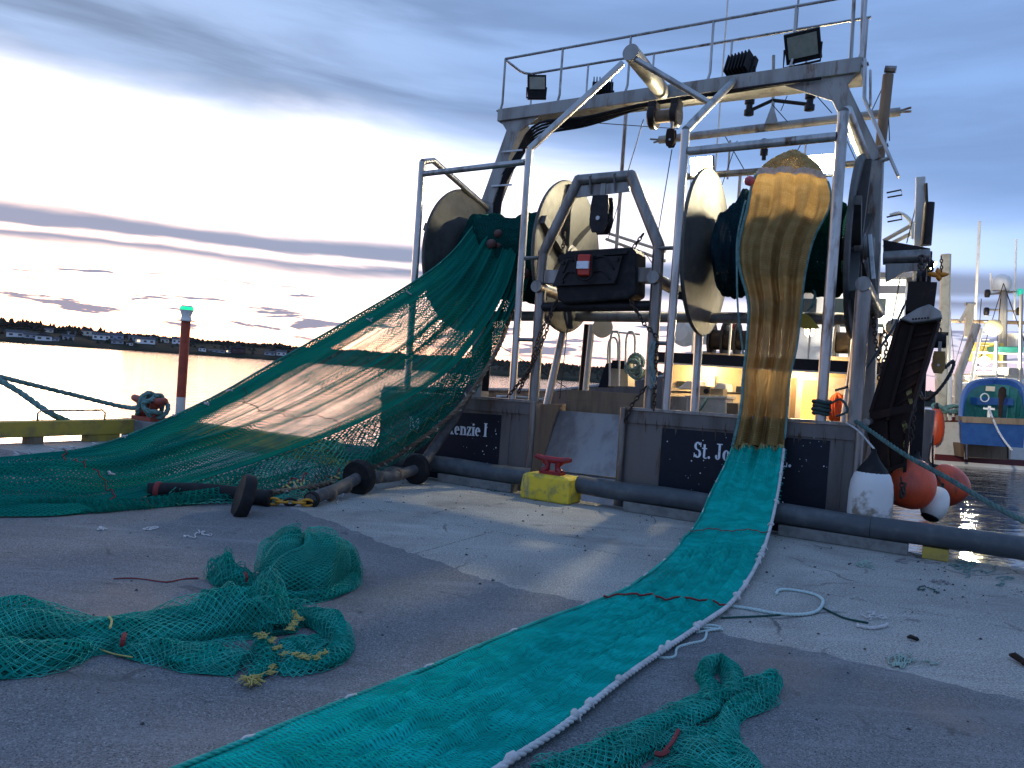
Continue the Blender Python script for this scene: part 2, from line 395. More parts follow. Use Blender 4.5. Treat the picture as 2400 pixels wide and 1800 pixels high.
# asphalt sheet with a ragged edge over the slabs
top = []; n = 1100
r2 = random.Random(3); ph = [r2.uniform(0, 6.28) for _ in range(6)]
for i in range(n + 1):
    u = QU + .02 + (40 - QU) * i / n
    w = 5.10 + 1.0 * max(0, min(1, (-2.9 - u) / 3.2)) ** 1.2 + .022 * sin(u * 1.3 + ph[0]) + .018 * sin(u * 4.1 + ph[1]) + .014 * sin(u * 11 + ph[2]) + .012 * sin(u * 27 + ph[3]) + .016 * r2.uniform(-1, 1)
    top.append((u, w))
bm = MB(); vs = []; fs = []
for (u, w) in top: vs += [P(u, -59.5, .004), P(u, w, .004), P(u, w + .008, -.004)]
for i in range(n):
    b0 = 3 * i; fs += [(b0, b0 + 3, b0 + 4, b0 + 1), (b0 + 1, b0 + 4, b0 + 5, b0 + 2)]
bm.add(vs, fs); bm.build('asphalt', asph, quay)

# ------------------------------------------------------------------ water
def water_mat():
    m = bpy.data.materials.new('harbour_water'); m.use_nodes = True; nt = m.node_tree; b = nt.nodes['Principled BSDF']
    b.inputs['Base Color'].default_value = (.010, .018, .024, 1); b.inputs['Roughness'].default_value = .05
    b.inputs['IOR'].default_value = 1.33
    pos = nt.nodes.new('ShaderNodeNewGeometry').outputs['Position']
    mp = nt.nodes.new('ShaderNodeMapping'); mp.inputs['Scale'].default_value = (.55, 1.6, 1); mp.inputs['Rotation'].default_value = (0, 0, radians(18)); nt.links.new(pos, mp.inputs[0])
    h = nmath(nt, 'ADD', nmath(nt, 'MULTIPLY', nnoise(nt, mp.outputs[0], 1.1, 3.0, .5, .6), 1.0), nmath(nt, 'MULTIPLY', nnoise(nt, mp.outputs[0], 5.0, 3.0, .5), .22))
    bp = nt.nodes.new('ShaderNodeBump'); bp.inputs['Strength'].default_value = .35; bp.inputs['Distance'].default_value = .09
    nt.links.new(h, bp.inputs['Height']); nt.links.new(bp.outputs[0], b.inputs['Normal'])
    return m
bm = MB(); bm.add([V((-3000, -300, WATER)), V((3000, -300, WATER)), V((3000, 3500, WATER)), V((-3000, 3500, WATER))], [(0, 1, 2, 3)])
struct(bm.build('water', water_mat()))

# ------------------------------------------------------------------ far shore
def hprof(az):          # crest height of the land behind the harbour, by bearing in degrees
    pts = [(-75, 17), (-50, 17), (-36, 16), (-33.5, 15), (-31, 13.2), (-27, 12.4), (-20, 12.6), (-10, 12.4), (0, 13.2), (10, 13), (30, 11), (60, 11), (80, 11)]
    return float(np.interp(az, [p[0] for p in pts], [p[1] for p in pts]))
azs = np.linspace(-72, 76, 260); shoreR = 500.0
def terr(az, dr):
    H = hprof(az) * .74
    z = float(np.interp(dr, [0, 6, 26, 60, 105, 160, 420, 1500], [-1.2, .3, min(2.4, H * .4), min(4.8, H * .62), min(7.0, H * .85), H, H * 1.1, H * 1.1]))
    return z + (.25 * sin(az * 1.7 + dr * .05) if dr > 10 else 0)
def shoreline(az): return (shoreR + 16 * sin(az * .23) + 8 * sin(az * .9 + 1)) / max(.62, cos(radians(az)) ** .35)
def shore_pt(az, dr, h):
    R = shoreline(az) + dr; return V((R * sin(radians(az)), R * cos(radians(az)), h))
rows = [0, 6, 14, 26, 42, 60, 82, 105, 130, 160, 420, 1500]
bm = MB(); vs = [shore_pt(az, dr, terr(az, dr)) for az in azs for dr in rows]; nr = len(rows)
fs = [(i * nr + j, (i + 1) * nr + j, (i + 1) * nr + j + 1, i * nr + j + 1) for i in range(len(azs) - 1) for j in range(nr - 1)]
bm.add(vs, fs)
landm = mat('far_shore_ground', (.024, .028, .018), .95, 0, (.060, .052, .040), .05, .45, .7, spec=.05)
struct(bm.build('far_shore', landm, smooth=True))
bm = MB(); rt = random.Random(11)
def conifer(b, p, h, r):
    k = 6; off = rt.uniform(0, 1)
    vs = []; fs = []
    for (z0, z1, rr) in ((.12, .62, 1.0), (.42, .84, .72), (.66, 1.0, .45)):
        b0 = len(vs)
        for j in range(k):
            t = 2 * pi * j / k + off; q = rr * r * rt.uniform(.75, 1.2); vs.append(p + V((cos(t) * q, sin(t) * q, z0 * h)))
        vs.append(p + V((0, 0, z1 * h))); fs += [(b0 + j, b0 + (j + 1) % k, b0 + k) for j in range(k)]
    b.add(vs, fs)
for i in range(5600):
    az = rt.uniform(-70, 74); dr = rt.choice((rt.uniform(100, 165), rt.uniform(130, 300), rt.uniform(120, 200)))
    if az < -16 and dr < 135 and rt.random() < .85: continue
    H = hprof(az); base = terr(az, dr)
    h = max(2.0, H - base + rt.gauss(0, .3) + .5 * sin(az * 2.1) + .25 * sin(az * 7.3)) if dr > 130 else rt.uniform(2.0, 3.6)
    if az < -27: h += rt.choice((0, 0, 0, 1.4, 2.4))
    conifer(bm, shore_pt(az, dr, base - .8), h + .8, rt.uniform(2.2, 4.2))
for i in range(1500):      # scrub along the slope nearer the water
    az = rt.uniform(-70, 70); dr = rt.uniform(24, 110)
    if az < -14 and rt.random() < .6: continue
    conifer(bm, shore_pt(az, dr, terr(az, dr) - .3), rt.uniform(1.2, 3.2), rt.uniform(1.2, 2.6))
treem = mat('far_forest', (.020, .024, .014), .9, 0, (.050, .030, .016), .12, .4, .62)
o = bm.build('forest', treem, kind='stuff'); o['label'] = 'dark spruce forest along the far shore'; o['category'] = 'forest'

wallm = {c: mat('house_' + c, v, .7) for c, v in dict(white=(.85, .85, .85), grey=(.42, .44, .48), cream=(.66, .60, .50), blue=(.34, .40, .50), maroon=(.10, .045, .045)).items()}
roofm = mat('house_roof', (.055, .055, .065), .8, 0, (.09, .085, .09), .6)
winm = mat('house_window', (.04, .05, .06), .25)
lit_win = mat('lit_house_window', (.9, .6, .3), .4, emit=(1, .62, .25), estr=2.2)
def house(px, py, wpx, hpx, colr, label, roof='gable', lit=False, Y=None):
    base = None
    for Yt in range(400, 720, 2):
        q = D(px, py, float(Yt)); az = math.degrees(atan2(q.x, q.y)); dr = V((q.x, q.y, 0)).length - shoreline(az)
        if dr > 8 and terr(az, dr) >= q.z: base = q; break
    if base is None: base = D(px, py, 560.0); q = base
    k = base.y / FPX
    W_, Hh = wpx * k, hpx * k * .58; Dp = W_ * .55 + 2
    f = V((base.x, base.y, 0)).normalized(); x = V((f.y, -f.x, 0)); y = f
    t = thing('house', label, 'house', base)
    c = base + y * (Dp / 2)
    b = MB(); b.box(c + ZA * (Hh / 2 - 1.5), W_, Dp, Hh + 3, (x, y, ZA)); b.build('wall', wallm[colr], t)
    b = MB(); ov = .5; rh = hpx * k * .30
    if roof == 'gable':
        poly = [c - y * (Dp / 2 + ov) + ZA * Hh, c + y * (Dp / 2 + ov) + ZA * Hh, c + ZA * (Hh + rh)]
        b.prism([p - x * (W_ / 2 + ov) for p in poly], x * (W_ + 2 * ov))
    else:
        poly = [c - x * (W_ / 2 + ov) + ZA * Hh, c + x * (W_ / 2 + ov) + ZA * Hh, c + ZA * (Hh + rh * 1.3)]
        b.prism([p - y * (Dp / 2 + ov) for p in poly], y * (Dp + 2 * ov))
        if roof == 'front':
            b2 = MB(); b2.prism([c - y * (Dp / 2 + .05) + q for q in (-x * (W_ / 2) + ZA * Hh, x * (W_ / 2) + ZA * Hh, ZA * (Hh + rh * 1.2))], -y * .1); b2.build('gable_end', wallm[colr], t)
    b.build('roof', roofm, t)
    nw = max(2, int(W_ / 3.4))
    for i in range(nw):
        xx = -W_ / 2 + W_ * (i + .5) / nw
        b = MB(); b.box(c - y * (Dp / 2 + .04) + x * xx + ZA * (Hh * .55), W_ / nw * .42, .12, Hh * .38, (x, y, ZA))
        b.build('door' if i == nw // 2 and nw > 2 else 'window', lit_win if lit and i == 0 else winm, t)
HS = [(75, 789, 36, 17, 'white', 'leftmost long white house on the far shore'), (70 + 5, 0, 0, 0, None, None)]
HS = [
 (36, 790, 36, 19, 'white', 'gable', 'long white house nearest the left edge of the far shore'),
 (72, 793, 26, 16, 'grey', 'gable', 'grey house just right of the leftmost long white house'),
 (102, 799, 34, 20, 'white', 'front', 'low white house with a wide front gable near the waterline'),
 (128, 800, 18, 12, 'grey', 'gable', 'small grey shed at the end of the wide gabled house'),
 (112, 779, 22, 12, 'cream', 'gable', 'small cream house high up behind the wide gabled house'),
 (160, 797, 24, 16, 'grey', 'gable', 'grey house standing alone on the grassy slope'),
 (168, 785, 16, 10, 'white', 'gable', 'tiny white house above the lone grey house'),
 (205, 787, 34, 20, 'cream', 'front', 'tall cream house on the crest by the trees'),
 (237, 797, 36, 20, 'white', 'gable', 'long white house on the middle of the slope'),
 (270, 797, 34, 20, 'blue', 'gable', 'blue-grey long house right beside the middle white one'),
 (275, 806, 26, 12, 'grey', 'gable', 'grey low barn below the blue-grey long house'),
 (311, 798, 18, 15, 'grey', 'gable', 'narrow grey house on the slope with dark roof'),
 (304, 810, 14, 11, 'white', 'front', 'tiny white boathouse close to the water'),
 (340, 806, 42, 19, 'white', 'gable', 'widest white bungalow with a lit window on the far shore'),
 (360, 796, 18, 14, 'grey', 'front', 'small grey gabled house behind the widest bungalow'),
 (386, 803, 18, 15, 'cream', 'gable', 'small cream house right of the widest bungalow'),
 (414, 806, 20, 19, 'white', 'gable', 'square white house just left of the red beacon post'),
 (474, 824, 16, 14, 'white', 'front', 'small white gabled house right of the red beacon post'),
 (508, 826, 36, 8, 'grey', 'gable', 'low grey shed near the shore right of the beacon'),
 (558, 829, 32, 23, 'maroon', 'front', 'dark two storey house with white trimmed gables by the shore'),
 (536, 828, 14, 14, 'grey', 'front', 'little grey house touching the dark two storey house'),
 (632, 833, 24, 12, 'grey', 'gable', 'grey bungalow near the net on the far shore'),
 (659, 834, 22, 15, 'white', 'gable', 'last white house before the green net'),
]
for (px, py, a, b2, colr, rf, lb) in HS: house(px, py, a, b2, colr, lb, rf, 'lit' in lb)

# ------------------------------------------------------------------ kerb along the pier edge
kp = thing('kerb_pipe', 'long dark blue-grey pipe kerb along the pier edge under the trawler stern', 'pipe', P(0, 9.08, 0))
KZ, KR = .235, .118
kseg = [(-8.2, -4.73), (-4.05, -0.62), (-0.615, 6.2), (6.21, 14.0)]
for (a, b2) in kseg:
    b = MB(); pts = [P(a + (b2 - a) * i / 12, 9.08, KZ + .008 * sin(i * 1.3 + a)) for i in range(13)]
    b.tube(pts, KR, 20); b.build('pipe', pipem, kp, smooth='auto')
for (a, b2, m) in ((-7.8, -6.5, concm), (-6.2, -5.0, concm), (-3.4, -2.35, concm), (-1.55, -.25, concm), (-.12, .12, ytimber), (.98, 1.26, ytimber), (1.3, 2.5, concm), (3.4, 4.6, concm), (6, 7.2, concm)):
    b = MB(); b.box(P((a + b2) / 2, 9.10, .062), b2 - a, .20, .122); b.build('support_block', m, kp, bevel=.01)

def timber(u0, w0, u1, w1, label, handles=(), solid=False):
    a, b2 = P(u0, w0, 0), P(u1, w1, 0); d = (b2 - a).normalized(); x = d.cross(ZA)
    t = thing('timber_kerb', label, 'kerb', (a + b2) / 2)
    b = MB(); b.box((a + b2) / 2 + ZA * .235, (b2 - a).length, .24, .24, (d, x, ZA)); b.build('timber', ytimber, t, bevel=.012)
    L = (b2 - a).length; k = int(L / 1.15)
    for i in range(k + 1):
        b = MB(); b.box(a + d * (.15 + (L - .3) * i / k) + ZA * .058, (L / k - .02 if solid else .55 if i % 2 else .22), .2, .112, (d, x, ZA)); b.build('block', ytimber if i % 2 else wood, t)
    for h in handles:
        c = a + d * h; b = MB()
        b.tube([c - d * .55 + ZA * .34, c - d * .55 + ZA * .47, c - d * .50 + ZA * .515, c + d * .50 + ZA * .515, c + d * .55 + ZA * .47, c + d * .55 + ZA * .34], .017, 8)
        b.build('handle', alud, t, smooth=True)
timber(QU + .18, 2.2, QU + .18, 9.1, 'yellow timber kerb with a steel grab handle along the left pier side', (5.15,))
timber(QU + .36, 9.08, -8.3, 9.08, 'yellow timber kerb on the pier end behind the green net', solid=True)

# ------------------------------------------------------------------ yellow cleat block
cb = thing('cleat_block', 'yellow concrete block with a red mooring cleat on the pier edge', 'cleat', P(-4.39, 8.98, 0))
c = P(-4.39, 8.98, 0)
b = MB()
poly = [(-.345, -.20), (.345, -.20), (.345, .21), (-.345, .21)]
def ringpts(s, z): return [c + UA * (x * s) + WA * (y * s) + ZA * z for (x, y) in poly]
b.add(ringpts(1.0, 0) + ringpts(1.02, .14) + ringpts(.97, .30) + ringpts(.88, .335), [(3, 2, 1, 0)] + [(4 * k + i, 4 * k + (i + 1) % 4, 4 * k + 4 + (i + 1) % 4, 4 * k + 4 + i) for k in range(3) for i in range(4)] + [(12, 13, 14, 15)])
o = b.build('block', yellow, cb, bevel=.025)
def cleat(parent, c, d, s, m):
    b = MB(); y = ZA.cross(d)
    b.box(c + ZA * .02 * s, .30 * s, .16 * s, .04 * s, (d, y, ZA))
    for sg in (-1, 1):
        b.tube([c + d * (.125 * s * sg) + ZA * .03 * s, c + d * (.075 * s * sg) + ZA * .07 * s, c + d * (.07 * s * sg) + ZA * .12 * s, c + d * (.11 * s * sg) + ZA * .17 * s], [.05 * s, .04 * s, .038 * s, .055 * s], 10)
    b.tube([c + d * (x * s) + ZA * z * s for (x, z) in ((-.26, .215), (-.24, .21), (-.14, .19), (0, .185), (.14, .19), (.24, .21), (.26, .215))], [.022 * s, .034 * s, .042 * s, .045 * s, .042 * s, .034 * s, .022 * s], 12)
    return b.build('cleat', m, parent, smooth='auto')
cleat(cb, c + ZA * .335 + UA * .0, UA, 1.0, redp)

# ------------------------------------------------------------------ beacon post and left cleat
bp0 = P(-12.62, 9.62, 0); bt = D(438, 716, bp0.y); hp = bt.z
bt = thing('beacon_post', 'red and white beacon post with a green lamp at the pier corner', 'beacon', bp0)
b = MB(); b.lathe(bp0, ZA, [(.085, -.9), (.085, .72)], 18); b.build('lower_post', white, bt, smooth='auto')
b = MB(); b.lathe(bp0, ZA, [(.085, .722), (.085, hp - .30)], 18); b.build('red_post', mat('rust_red_post', (.46, .075, .035), .55, 0, (.30, .05, .025), 6, .4, .7), bt, smooth='auto')
b = MB(); b.lathe(bp0, ZA, [(.16, hp - .297), (.16, hp - .275)], 20); b.lathe(bp0, ZA, [(.10, hp - .274), (.085, hp - .20), (.125, hp - .085)], 18); b.build('lamp_base', white, bt, smooth='auto')
b = MB(); b.lathe(bp0, ZA, [(.123, hp - .083), (.13, hp - .05), (.11, hp - .03)], 18); b.build('green_lens', lit_g, bt, smooth='auto')
b = MB(); b.lathe(bp0, ZA, [(.12, hp - .028), (.10, hp)], 18); b.build('lamp_cap', white, bt)
c = P(-12.05, 8.55, .02)
cl = thing('corner_cleat', 'red mooring cleat wrapped with teal rope behind the green net', 'cleat', c)
b = MB(); b.box(c + ZA * .16, .9, .38, .34); b.build('base', concm, cl, bevel=.02)
cleat(cl, c + ZA * .33, UA, 1.75, mat('faded_red', (.34, .06, .035), .55, 0, (.22, .05, .03), 8, .4, .7))

def rope_mesh(pts, r, strands=3, pitch=8.0, n=6):
    b = MB(); L = polylen(pts); k = max(12, int(L / (r * pitch) * 8)); k = min(k, 900)
    q = [V(x) for x in resample(pts, k, True)]
    for s in range(strands):
        path = []
        for i in range(k):
            d = (q[min(i + 1, k - 1)] - q[max(i - 1, 0)]).normalized(); x = d.cross(ZA if abs(d.z) < .95 else UA).normalized(); y = d.cross(x)
            t = 2 * pi * (i * L / (k - 1)) / (r * pitch) + 2 * pi * s / strands
            path.append(q[i] + (x * cos(t) + y * sin(t)) * (r * .5))
        b.tube(path, r * .58, n)
    return b
m1 = D(-60, 868, 13.3); cend = c + ZA * .72
tag(rope_mesh([m1, D(150, 920, 14.1), D(300, 955, 14.6), c + ZA * .62 - UA * .15], .045).build('mooring_rope', ropem, smooth=True), 'upper teal mooring rope running off the left edge to the corner cleat', 'rope', 'mooring ropes at the pier corner')
tag(rope_mesh([D(-60, 860, 12.4), D(40, 915, 12.4), D(130, 975, 12.3), D(220, 1002, 13.2), D(330, 1000, 14.0), c + ZA * .45 - UA * .2], .05).build('mooring_rope', ropem, smooth=True), 'lower slack teal mooring rope sagging over the yellow timber kerb', 'rope', 'mooring ropes at the pier corner')
wr = []
for i in range(60):
    t = i / 59 * 2 * pi * 3.4; wr.append(c + UA * (.05 + .18 * sin(t * .5) + .09 * cos(t * 1.7)) + WA * (.19 * sin(t)) + ZA * (.60 + .16 * cos(t) + .05 * sin(2.3 * t)))
tag(rope_mesh(wr, .042).build('rope_coil', ropem, smooth=True), 'teal rope turns heaped on the red corner cleat', 'rope')

# ------------------------------------------------------------------ the trawler
UC, WT = -4.35, 9.75
def hz(u): return (u - UC) * .016
def Q(u, w, z): return P(u, w, z + hz(u))          # boat coordinates: she lists a little to port
tw = thing('trawler', 'large grey aluminium stern trawler with net drums moored stern to the pier', 'trawler', P(UC, 16, WATER))
def part(name, mb, m, parent=tw, smooth='auto', **k): return mb.build(name, m, parent, smooth=smooth, **k)
UL, UR = UC - 3.55, UC + 3.55
RL, RR = -5.15, -3.72                               # stern ramp sides
# hull sides, deck
def side(u, sg):
    b = MB()
    prof = [(9.76, 0, 1.24), (12, .0, 1.24), (16, .0, 1.30), (20, .15, 1.6), (24, .9, 2.1), (27.5, 2.2, 2.7), (30, 3.45, 3.2)]
    for i in range(len(prof) - 1):
        (w0, a0, z0), (w1, a1, z1) = prof[i], prof[i + 1]
        p = [Q(u - sg * a0 - sg * .12, w0, -.9), Q(u - sg * a1 - sg * .12, w1, -.9), Q(u - sg * a1, w1, z1), Q(u - sg * a0, w0, z0)]
        b.prism(p, -UA * (sg * .07))
    return b
part('hull_side', side(UR, 1), hullm, smooth=False); part('hull_side', side(UL, -1), hullm, smooth=False)
for sg, u in ((1, UR), (-1, UL)):
    b = MB(); b.tube([Q(u, 9.8, 1.27), Q(u, 16, 1.33), Q(u - sg * .15, 20, 1.63), Q(u - sg * .9, 24, 2.13), Q(u - sg * 2.2, 27.5, 2.73)], .045, 8); part('bulwark_rail', b, alud)
b = MB(); b.box(Q(UC, 19.0, .74), 6.9, 15.0, .05); part('deck', b, mat('deck_plate', (.13, .12, .11), .7, .2, (.08, .075, .07), 4, .4, .7), smooth=False)
# transom halves
def transom(u0, u1):
    b = MB(); c = (u0 + u1) / 2
    p = [Q(u0, WT, -.9), Q(u1, WT, -.9), Q(u1, WT, 1.21), Q(u0, WT, 1.21)]; b.prism(p, WA * .05)
    return part('transom_plate', b, hullm, smooth=False)
tL = transom(UL, RL); tR = transom(RR, UR)
for (u0, u1) in ((UL, RL), (RR, UR)):
    b = MB(); b.prism([Q(u0, WT - .03, 1.05), Q(u1, WT - .03, 1.05), Q(u1, WT - .03, 1.215), Q(u0, WT - .03, 1.215)], WA * .027); part('transom_band', b, hullm, smooth=False)
    b = MB(); b.box(Q((u0 + u1) / 2, WT + .03, 1.235), u1 - u0 + .02, .16, .035, (UA + ZA * .016, WA, ZA)); part('transom_cap', b, alud, smooth=False)
for u in (RL + .03, RR - .03, UR - .05):
    b = MB(); b.tube([Q(u, WT - .03, -.8), Q(u, WT - .03, 1.24)], .05, 10); part('corner_pipe', b, alud)
def panel(x0, x1, y0, y1, par):
    a, b2 = uwz(A(x0, y0, WT)), uwz(A(x1, y1, WT)); w = WT - .010
    b = MB(); zt0 = a[2]; zt1 = b2[2]
    b.prism([P(a[0], w, -.55), P(b2[0], w, -.55), P(b2[0], w, zt1), P(a[0], w, zt0)], WA * .009); return b.build('name_panel', navy, par)
pnR = panel(1553, 1946, 1003, 1033, tR)
pnL = panel(960, 1176, 958, 973, tL)
# vertical weld strips on the plates
for u in (-5.5, -1.02):
    b = MB(); b.box(Q(u, WT - .006, .3), .012, .01, 1.5); part('weld_strip', b, hullm, smooth=False)

# --- lettering: fat slab-serif letters drawn stroke by stroke
class Glyph:
    def __init__(s): s.polys = []
    def rect(s, x0, y0, x1, y1): s.polys.append([(x0, y0), (x1, y0), (x1, y1), (x0, y1)]); return s
    def poly(s, *p): s.polys.append(list(p)); return s
    def arc(s, cx, cy, rx, ry, a0, a1, tx, ty, n=14):
        for i in range(n):
            q = []
            for (k, ins) in ((i, 0), (i + 1, 0), (i + 1, 1), (i, 1)):
                t = radians(a0 + (a1 - a0) * k / n)
                q.append((cx + cos(t) * (rx - ins * tx), cy + sin(t) * (ry - ins * ty)))
            s.polys.append(q)
        return s
def glyph(ch):
    g = Glyph(); S = .19; t = .065; X = .66          # stem, hairline, x-height
    def stem(x, y0, y1, s=S, top=True, bot=True):
        g.rect(x, y0, x + s, y1)
        if bot: g.rect(x - .06, y0, x + s + .06, y0 + .06)
        if top: g.rect(x - .06, y1 - .06, x + s + .06, y1)
    if ch == 'S': g.arc(.27, .74, .25, .26, 20, 270, S * .9, t + .02); g.arc(.29, .27, .26, .27, -160, 90, S * .9, t + .02); g.rect(.46, .70, .52, .98); g.rect(.02, .02, .08, .30); return g, .60
    if ch == 't': g.rect(.10, .12, .25, .88); g.rect(0, X - .07, .36, X); g.arc(.27, .14, .17, .15, 180, 320, .12, .06); return g, .42
    if ch == '.': g.arc(.11, .09, .09, .09, 0, 360, .088, .088); return g, .26
    if ch == ',': g.arc(.11, .09, .09, .09, 0, 360, .088, .088); g.poly((.08, .02), (.19, .02), (.08, -.14), (.04, -.12)); return g, .26
    if ch == "'": g.poly((.03, 1.0), (.15, 1.0), (.12, .72), (.06, .72)); return g, .2
    if ch == 'J': g.rect(.22, .2, .38, 1.0); g.rect(.10, .94, .50, 1.0); g.arc(.20, .20, .18, .20, 180, 360, .15, .06); g.arc(.10, .22, .08, .08, 0, 360, .078, .078); return g, .54
    if ch == 'o': g.arc(.25, .32, .25, .33, 0, 360, S, t, 22); return g, .56
    if ch == 'c': g.arc(.25, .32, .25, .33, 45, 315, S, t, 18); g.arc(.40, .50, .07, .07, 0, 360, .069, .069); return g, .52
    if ch == 'e': g.arc(.25, .32, .25, .33, 0, 312, S, t, 20); g.rect(.10, .31, .49, .37); return g, .55
    if ch == 'h': stem(.05, 0, 1.0); stem(.40, 0, .44, top=False); g.arc(.36, .44, .20, .21, 0, 150, S, .08); return g, .66
    if ch == 'n': stem(.05, 0, X); stem(.40, 0, .44, top=False); g.arc(.36, .44, .20, .21, 0, 150, S, .08); return g, .66
    if ch == 's': g.arc(.19, .47, .18, .18, 20, 270, .11, .05); g.arc(.20, .18, .19, .19, -160, 90, .11, .05); return g, .44
    if ch == 'z': g.rect(.02, X - .07, .44, X); g.rect(.02, 0, .44, .07); g.poly((.02, .07), (.20, .07), (.44, X - .07), (.26, X - .07)); g.rect(.38, 0, .44, .2); g.rect(.02, X - .2, .08, X); return g, .49
    if ch == 'i': stem(.05, 0, X); g.arc(.13, .84, .09, .09, 0, 360, .088, .088); return g, .32
    if ch == 'I': stem(.06, 0, 1.0, .19); return g, .36
    if ch == 'K': stem(.06, 0, 1.0, .18); g.poly((.24, .42), (.30, .36), (.66, .95), (.56, 1.0)); g.poly((.30, .52), (.44, .62), (.74, 0), (.52, 0)); g.rect(.46, .94, .76, 1.0); g.rect(.44, 0, .80, .06); return g, .82
    if ch == 'M': stem(.06, 0, 1.0, .07); stem(.66, 0, 1.0, .18); g.poly((.10, 1.0), (.28, 1.0), (.48, .18), (.42, .05)); g.poly((.42, .05), (.48, .18), (.70, 1.0), (.64, 1.0)); return g, .94
    if ch == 'N': stem(.06, 0, 1.0, .07); stem(.62, 0, 1.0, .07); g.poly((.10, 1.0), (.28, 1.0), (.69, 0), (.55, 0)); return g, .80
    if ch == 'L': stem(.06, 0, 1.0, .18); g.rect(.06, 0, .58, .07); g.rect(.52, 0, .58, .26); return g, .64
    return g, .28
def lettering(txt, p0, p1, h, par, w, sx=None):
    """txt from p0 along the baseline towards p1, h the cap height"""
    d = (p1 - p0).normalized(); adv = [glyph(ch)[1] for ch in txt]; tot = sum(adv)
    s = (p1 - p0).length / tot if sx is None else sx
    x = 0
    for ch, a in zip(txt, adv):
        g, _ = glyph(ch)
        if g.polys:
            b = MB()
            for i, q in enumerate(g.polys):
                dz = WA * (-.0004 * (i % 7))
                b.prism([p0 + d * ((x + X) * s) + ZA * (Y * h) + dz for (X, Y) in q], -WA * .004)
            b.build('letter', letterm, par)
        x += a
wl = WT - .011
def AW(px, py): return A(px, py, wl)
lettering("St. John's N.L.", AW(1625, 1072), AW(1856, 1096), .205, pnR, wl)
lettering("McKenzie I", AW(1012, 1014), AW(1142, 1024), .20, pnL, wl)
lettering("M", AW(958, 1006), AW(984, 1009), .20, pnL, wl)
# paint chips on the panels
rc = random.Random(5)
for (pn, x0, x1, y0, y1, k) in ((pnR, 1560, 1940, 1020, 1180, 60), (pnL, 1085, 1170, 985, 1090, 26)):
    b = MB()
    for i in range(k):
        c = A(rc.uniform(x0, x1), rc.uniform(y0, y1) + 0, wl); r = rc.choice((.003, .004, .005, .009))
        b.prism([c + (UA * cos(t) + ZA * sin(t)) * r * rc.uniform(.6, 1.3) for t in (0, 1.1, 2.3, 3.4, 4.6, 5.5)], -WA * .0015)
    b.build('paint_chips', letterm, pn, kind='stuff')
# rust runs and scrapes on the transom plates
rw = random.Random(21); runm = mat('rust_run', (.075, .040, .022), .8, 0, (.12, .095, .08), 9, .42, .62)
for (u0, u1, par) in ((RR + .1, UR - .1, tR), (-5.9, RL - .1, tL)):
    b = MB()
    for k in range(26 if par is tR else 9):
        u = rw.uniform(u0, u1); z = 1.05; l = rw.uniform(.03, .16); wv = rw.uniform(.003, .012)
        b.prism([Q(u - wv, WT - .0305, z), Q(u + wv, WT - .0305, z), Q(u + wv * .3, WT - .0305, z + .0 + rw.uniform(.05, .15)), Q(u - wv * .4, WT - .0305, z + .04)], -WA * .0012)
        b.prism([Q(u - wv, WT - .0125, z - .002), Q(u + wv * .2, WT - .0125, z - l), Q(u + wv, WT - .0125, z - .002)], -WA * .0012)
    b.build('rust_runs', runm, par, kind='stuff')
# --- stern ramp
b = MB()
b.prism([Q(RL, WT + .01, -.35), Q(RR, WT + .01, -.35), Q(RR, 10.66, 1.10), Q(RL, 10.66, 1.10)], WA * .05); ramp = part('stern_ramp', b, rampm, smooth=False)
b = MB(); t = .40
pa, pb = Q(RL, WT, -.34).lerp(Q(RL, 10.65, 1.11), t), Q(RR, WT, -.34).lerp(Q(RR, 10.65, 1.11), t); b.beam(pa, pb, .03, .012); b.build('ramp_seam', alud, ramp)
for u in (RL, RR):
    b = MB(); b.prism([Q(u, WT + .055, -.6), Q(u, 12.2, -.6), Q(u, 12.2, 1.2), Q(u, WT + .055, 1.2)], UA * (-.03 if u == RL else .03)); part('ramp_wall', b, hullm, smooth=False)
for i, (z0, z1) in enumerate(((1.10, 1.26), (1.265, 1.43))):
    b = MB(); b.prism([Q(RL + .05, 10.75, z0), Q(RR + .02, 10.75, z0), Q(RR + .02, 10.75, z1), Q(RL + .05, 10.75, z1)], WA * .06); part('ramp_board', b, wood, smooth=False)

# --- tube frames on the transom
def T(name, pts, r, m=alu, n=14, parent=tw): b = MB(); b.tube(pts, r, n); return part(name, b, m, parent)
pA, pB, pC, pD = Q(-7.41, WT, 4.87), Q(-5.50, WT, 4.88), Q(-3.19, WT, 4.90), Q(-1.29, WT, 4.90)
for p in (pA, pB, pC, pD):
    u = p.dot(UA); T('frame_post', [Q(u, WT, 1.25), p], .056 if p is not pD else .064)
T('frame_rail', [Q(-7.36, WT, 4.68), Q(-5.56, WT, 4.70)], .045); T('frame_rail', [Q(-3.13, WT, 4.62), Q(-1.35, WT, 4.62)], .055)
kL, kR = Q(-7.50, 12, 4.74), Q(-1.14, 12, 4.90)
T('frame_brace', [pA, pA + WA * .28 + ZA * .10, kL + UA * .02 - ZA * .15], .05)
T('frame_brace', [pD, pD + WA * .30 + ZA * .12, kR - UA * .05 - ZA * .05], .062)
apex = Q(UC, 10.55, 6.37)
T('frame_brace', [pB, apex + (pB - apex).normalized() * .18], .052); T('frame_brace', [pC, Q(-3.18, 11.85, 6.30)], .055)
T('frame_brace', [apex - ZA * .02, Q(-3.19, 10.83, 5.60)], .045)
T('frame_boom', [apex - WA * .05 + ZA * .03, Q(-4.30, 11.95, 6.28)], .125, galv, 18)
for (u0, u1, z) in ((-5.46, -5.22, 3.30), (-5.46, -5.22, 2.12), (-3.45, -3.22, 3.37), (-3.45, -3.22, 2.12)):
    T('frame_link', [Q(u0, WT, z), Q(u1, WT, z)], .028, alud, 8)
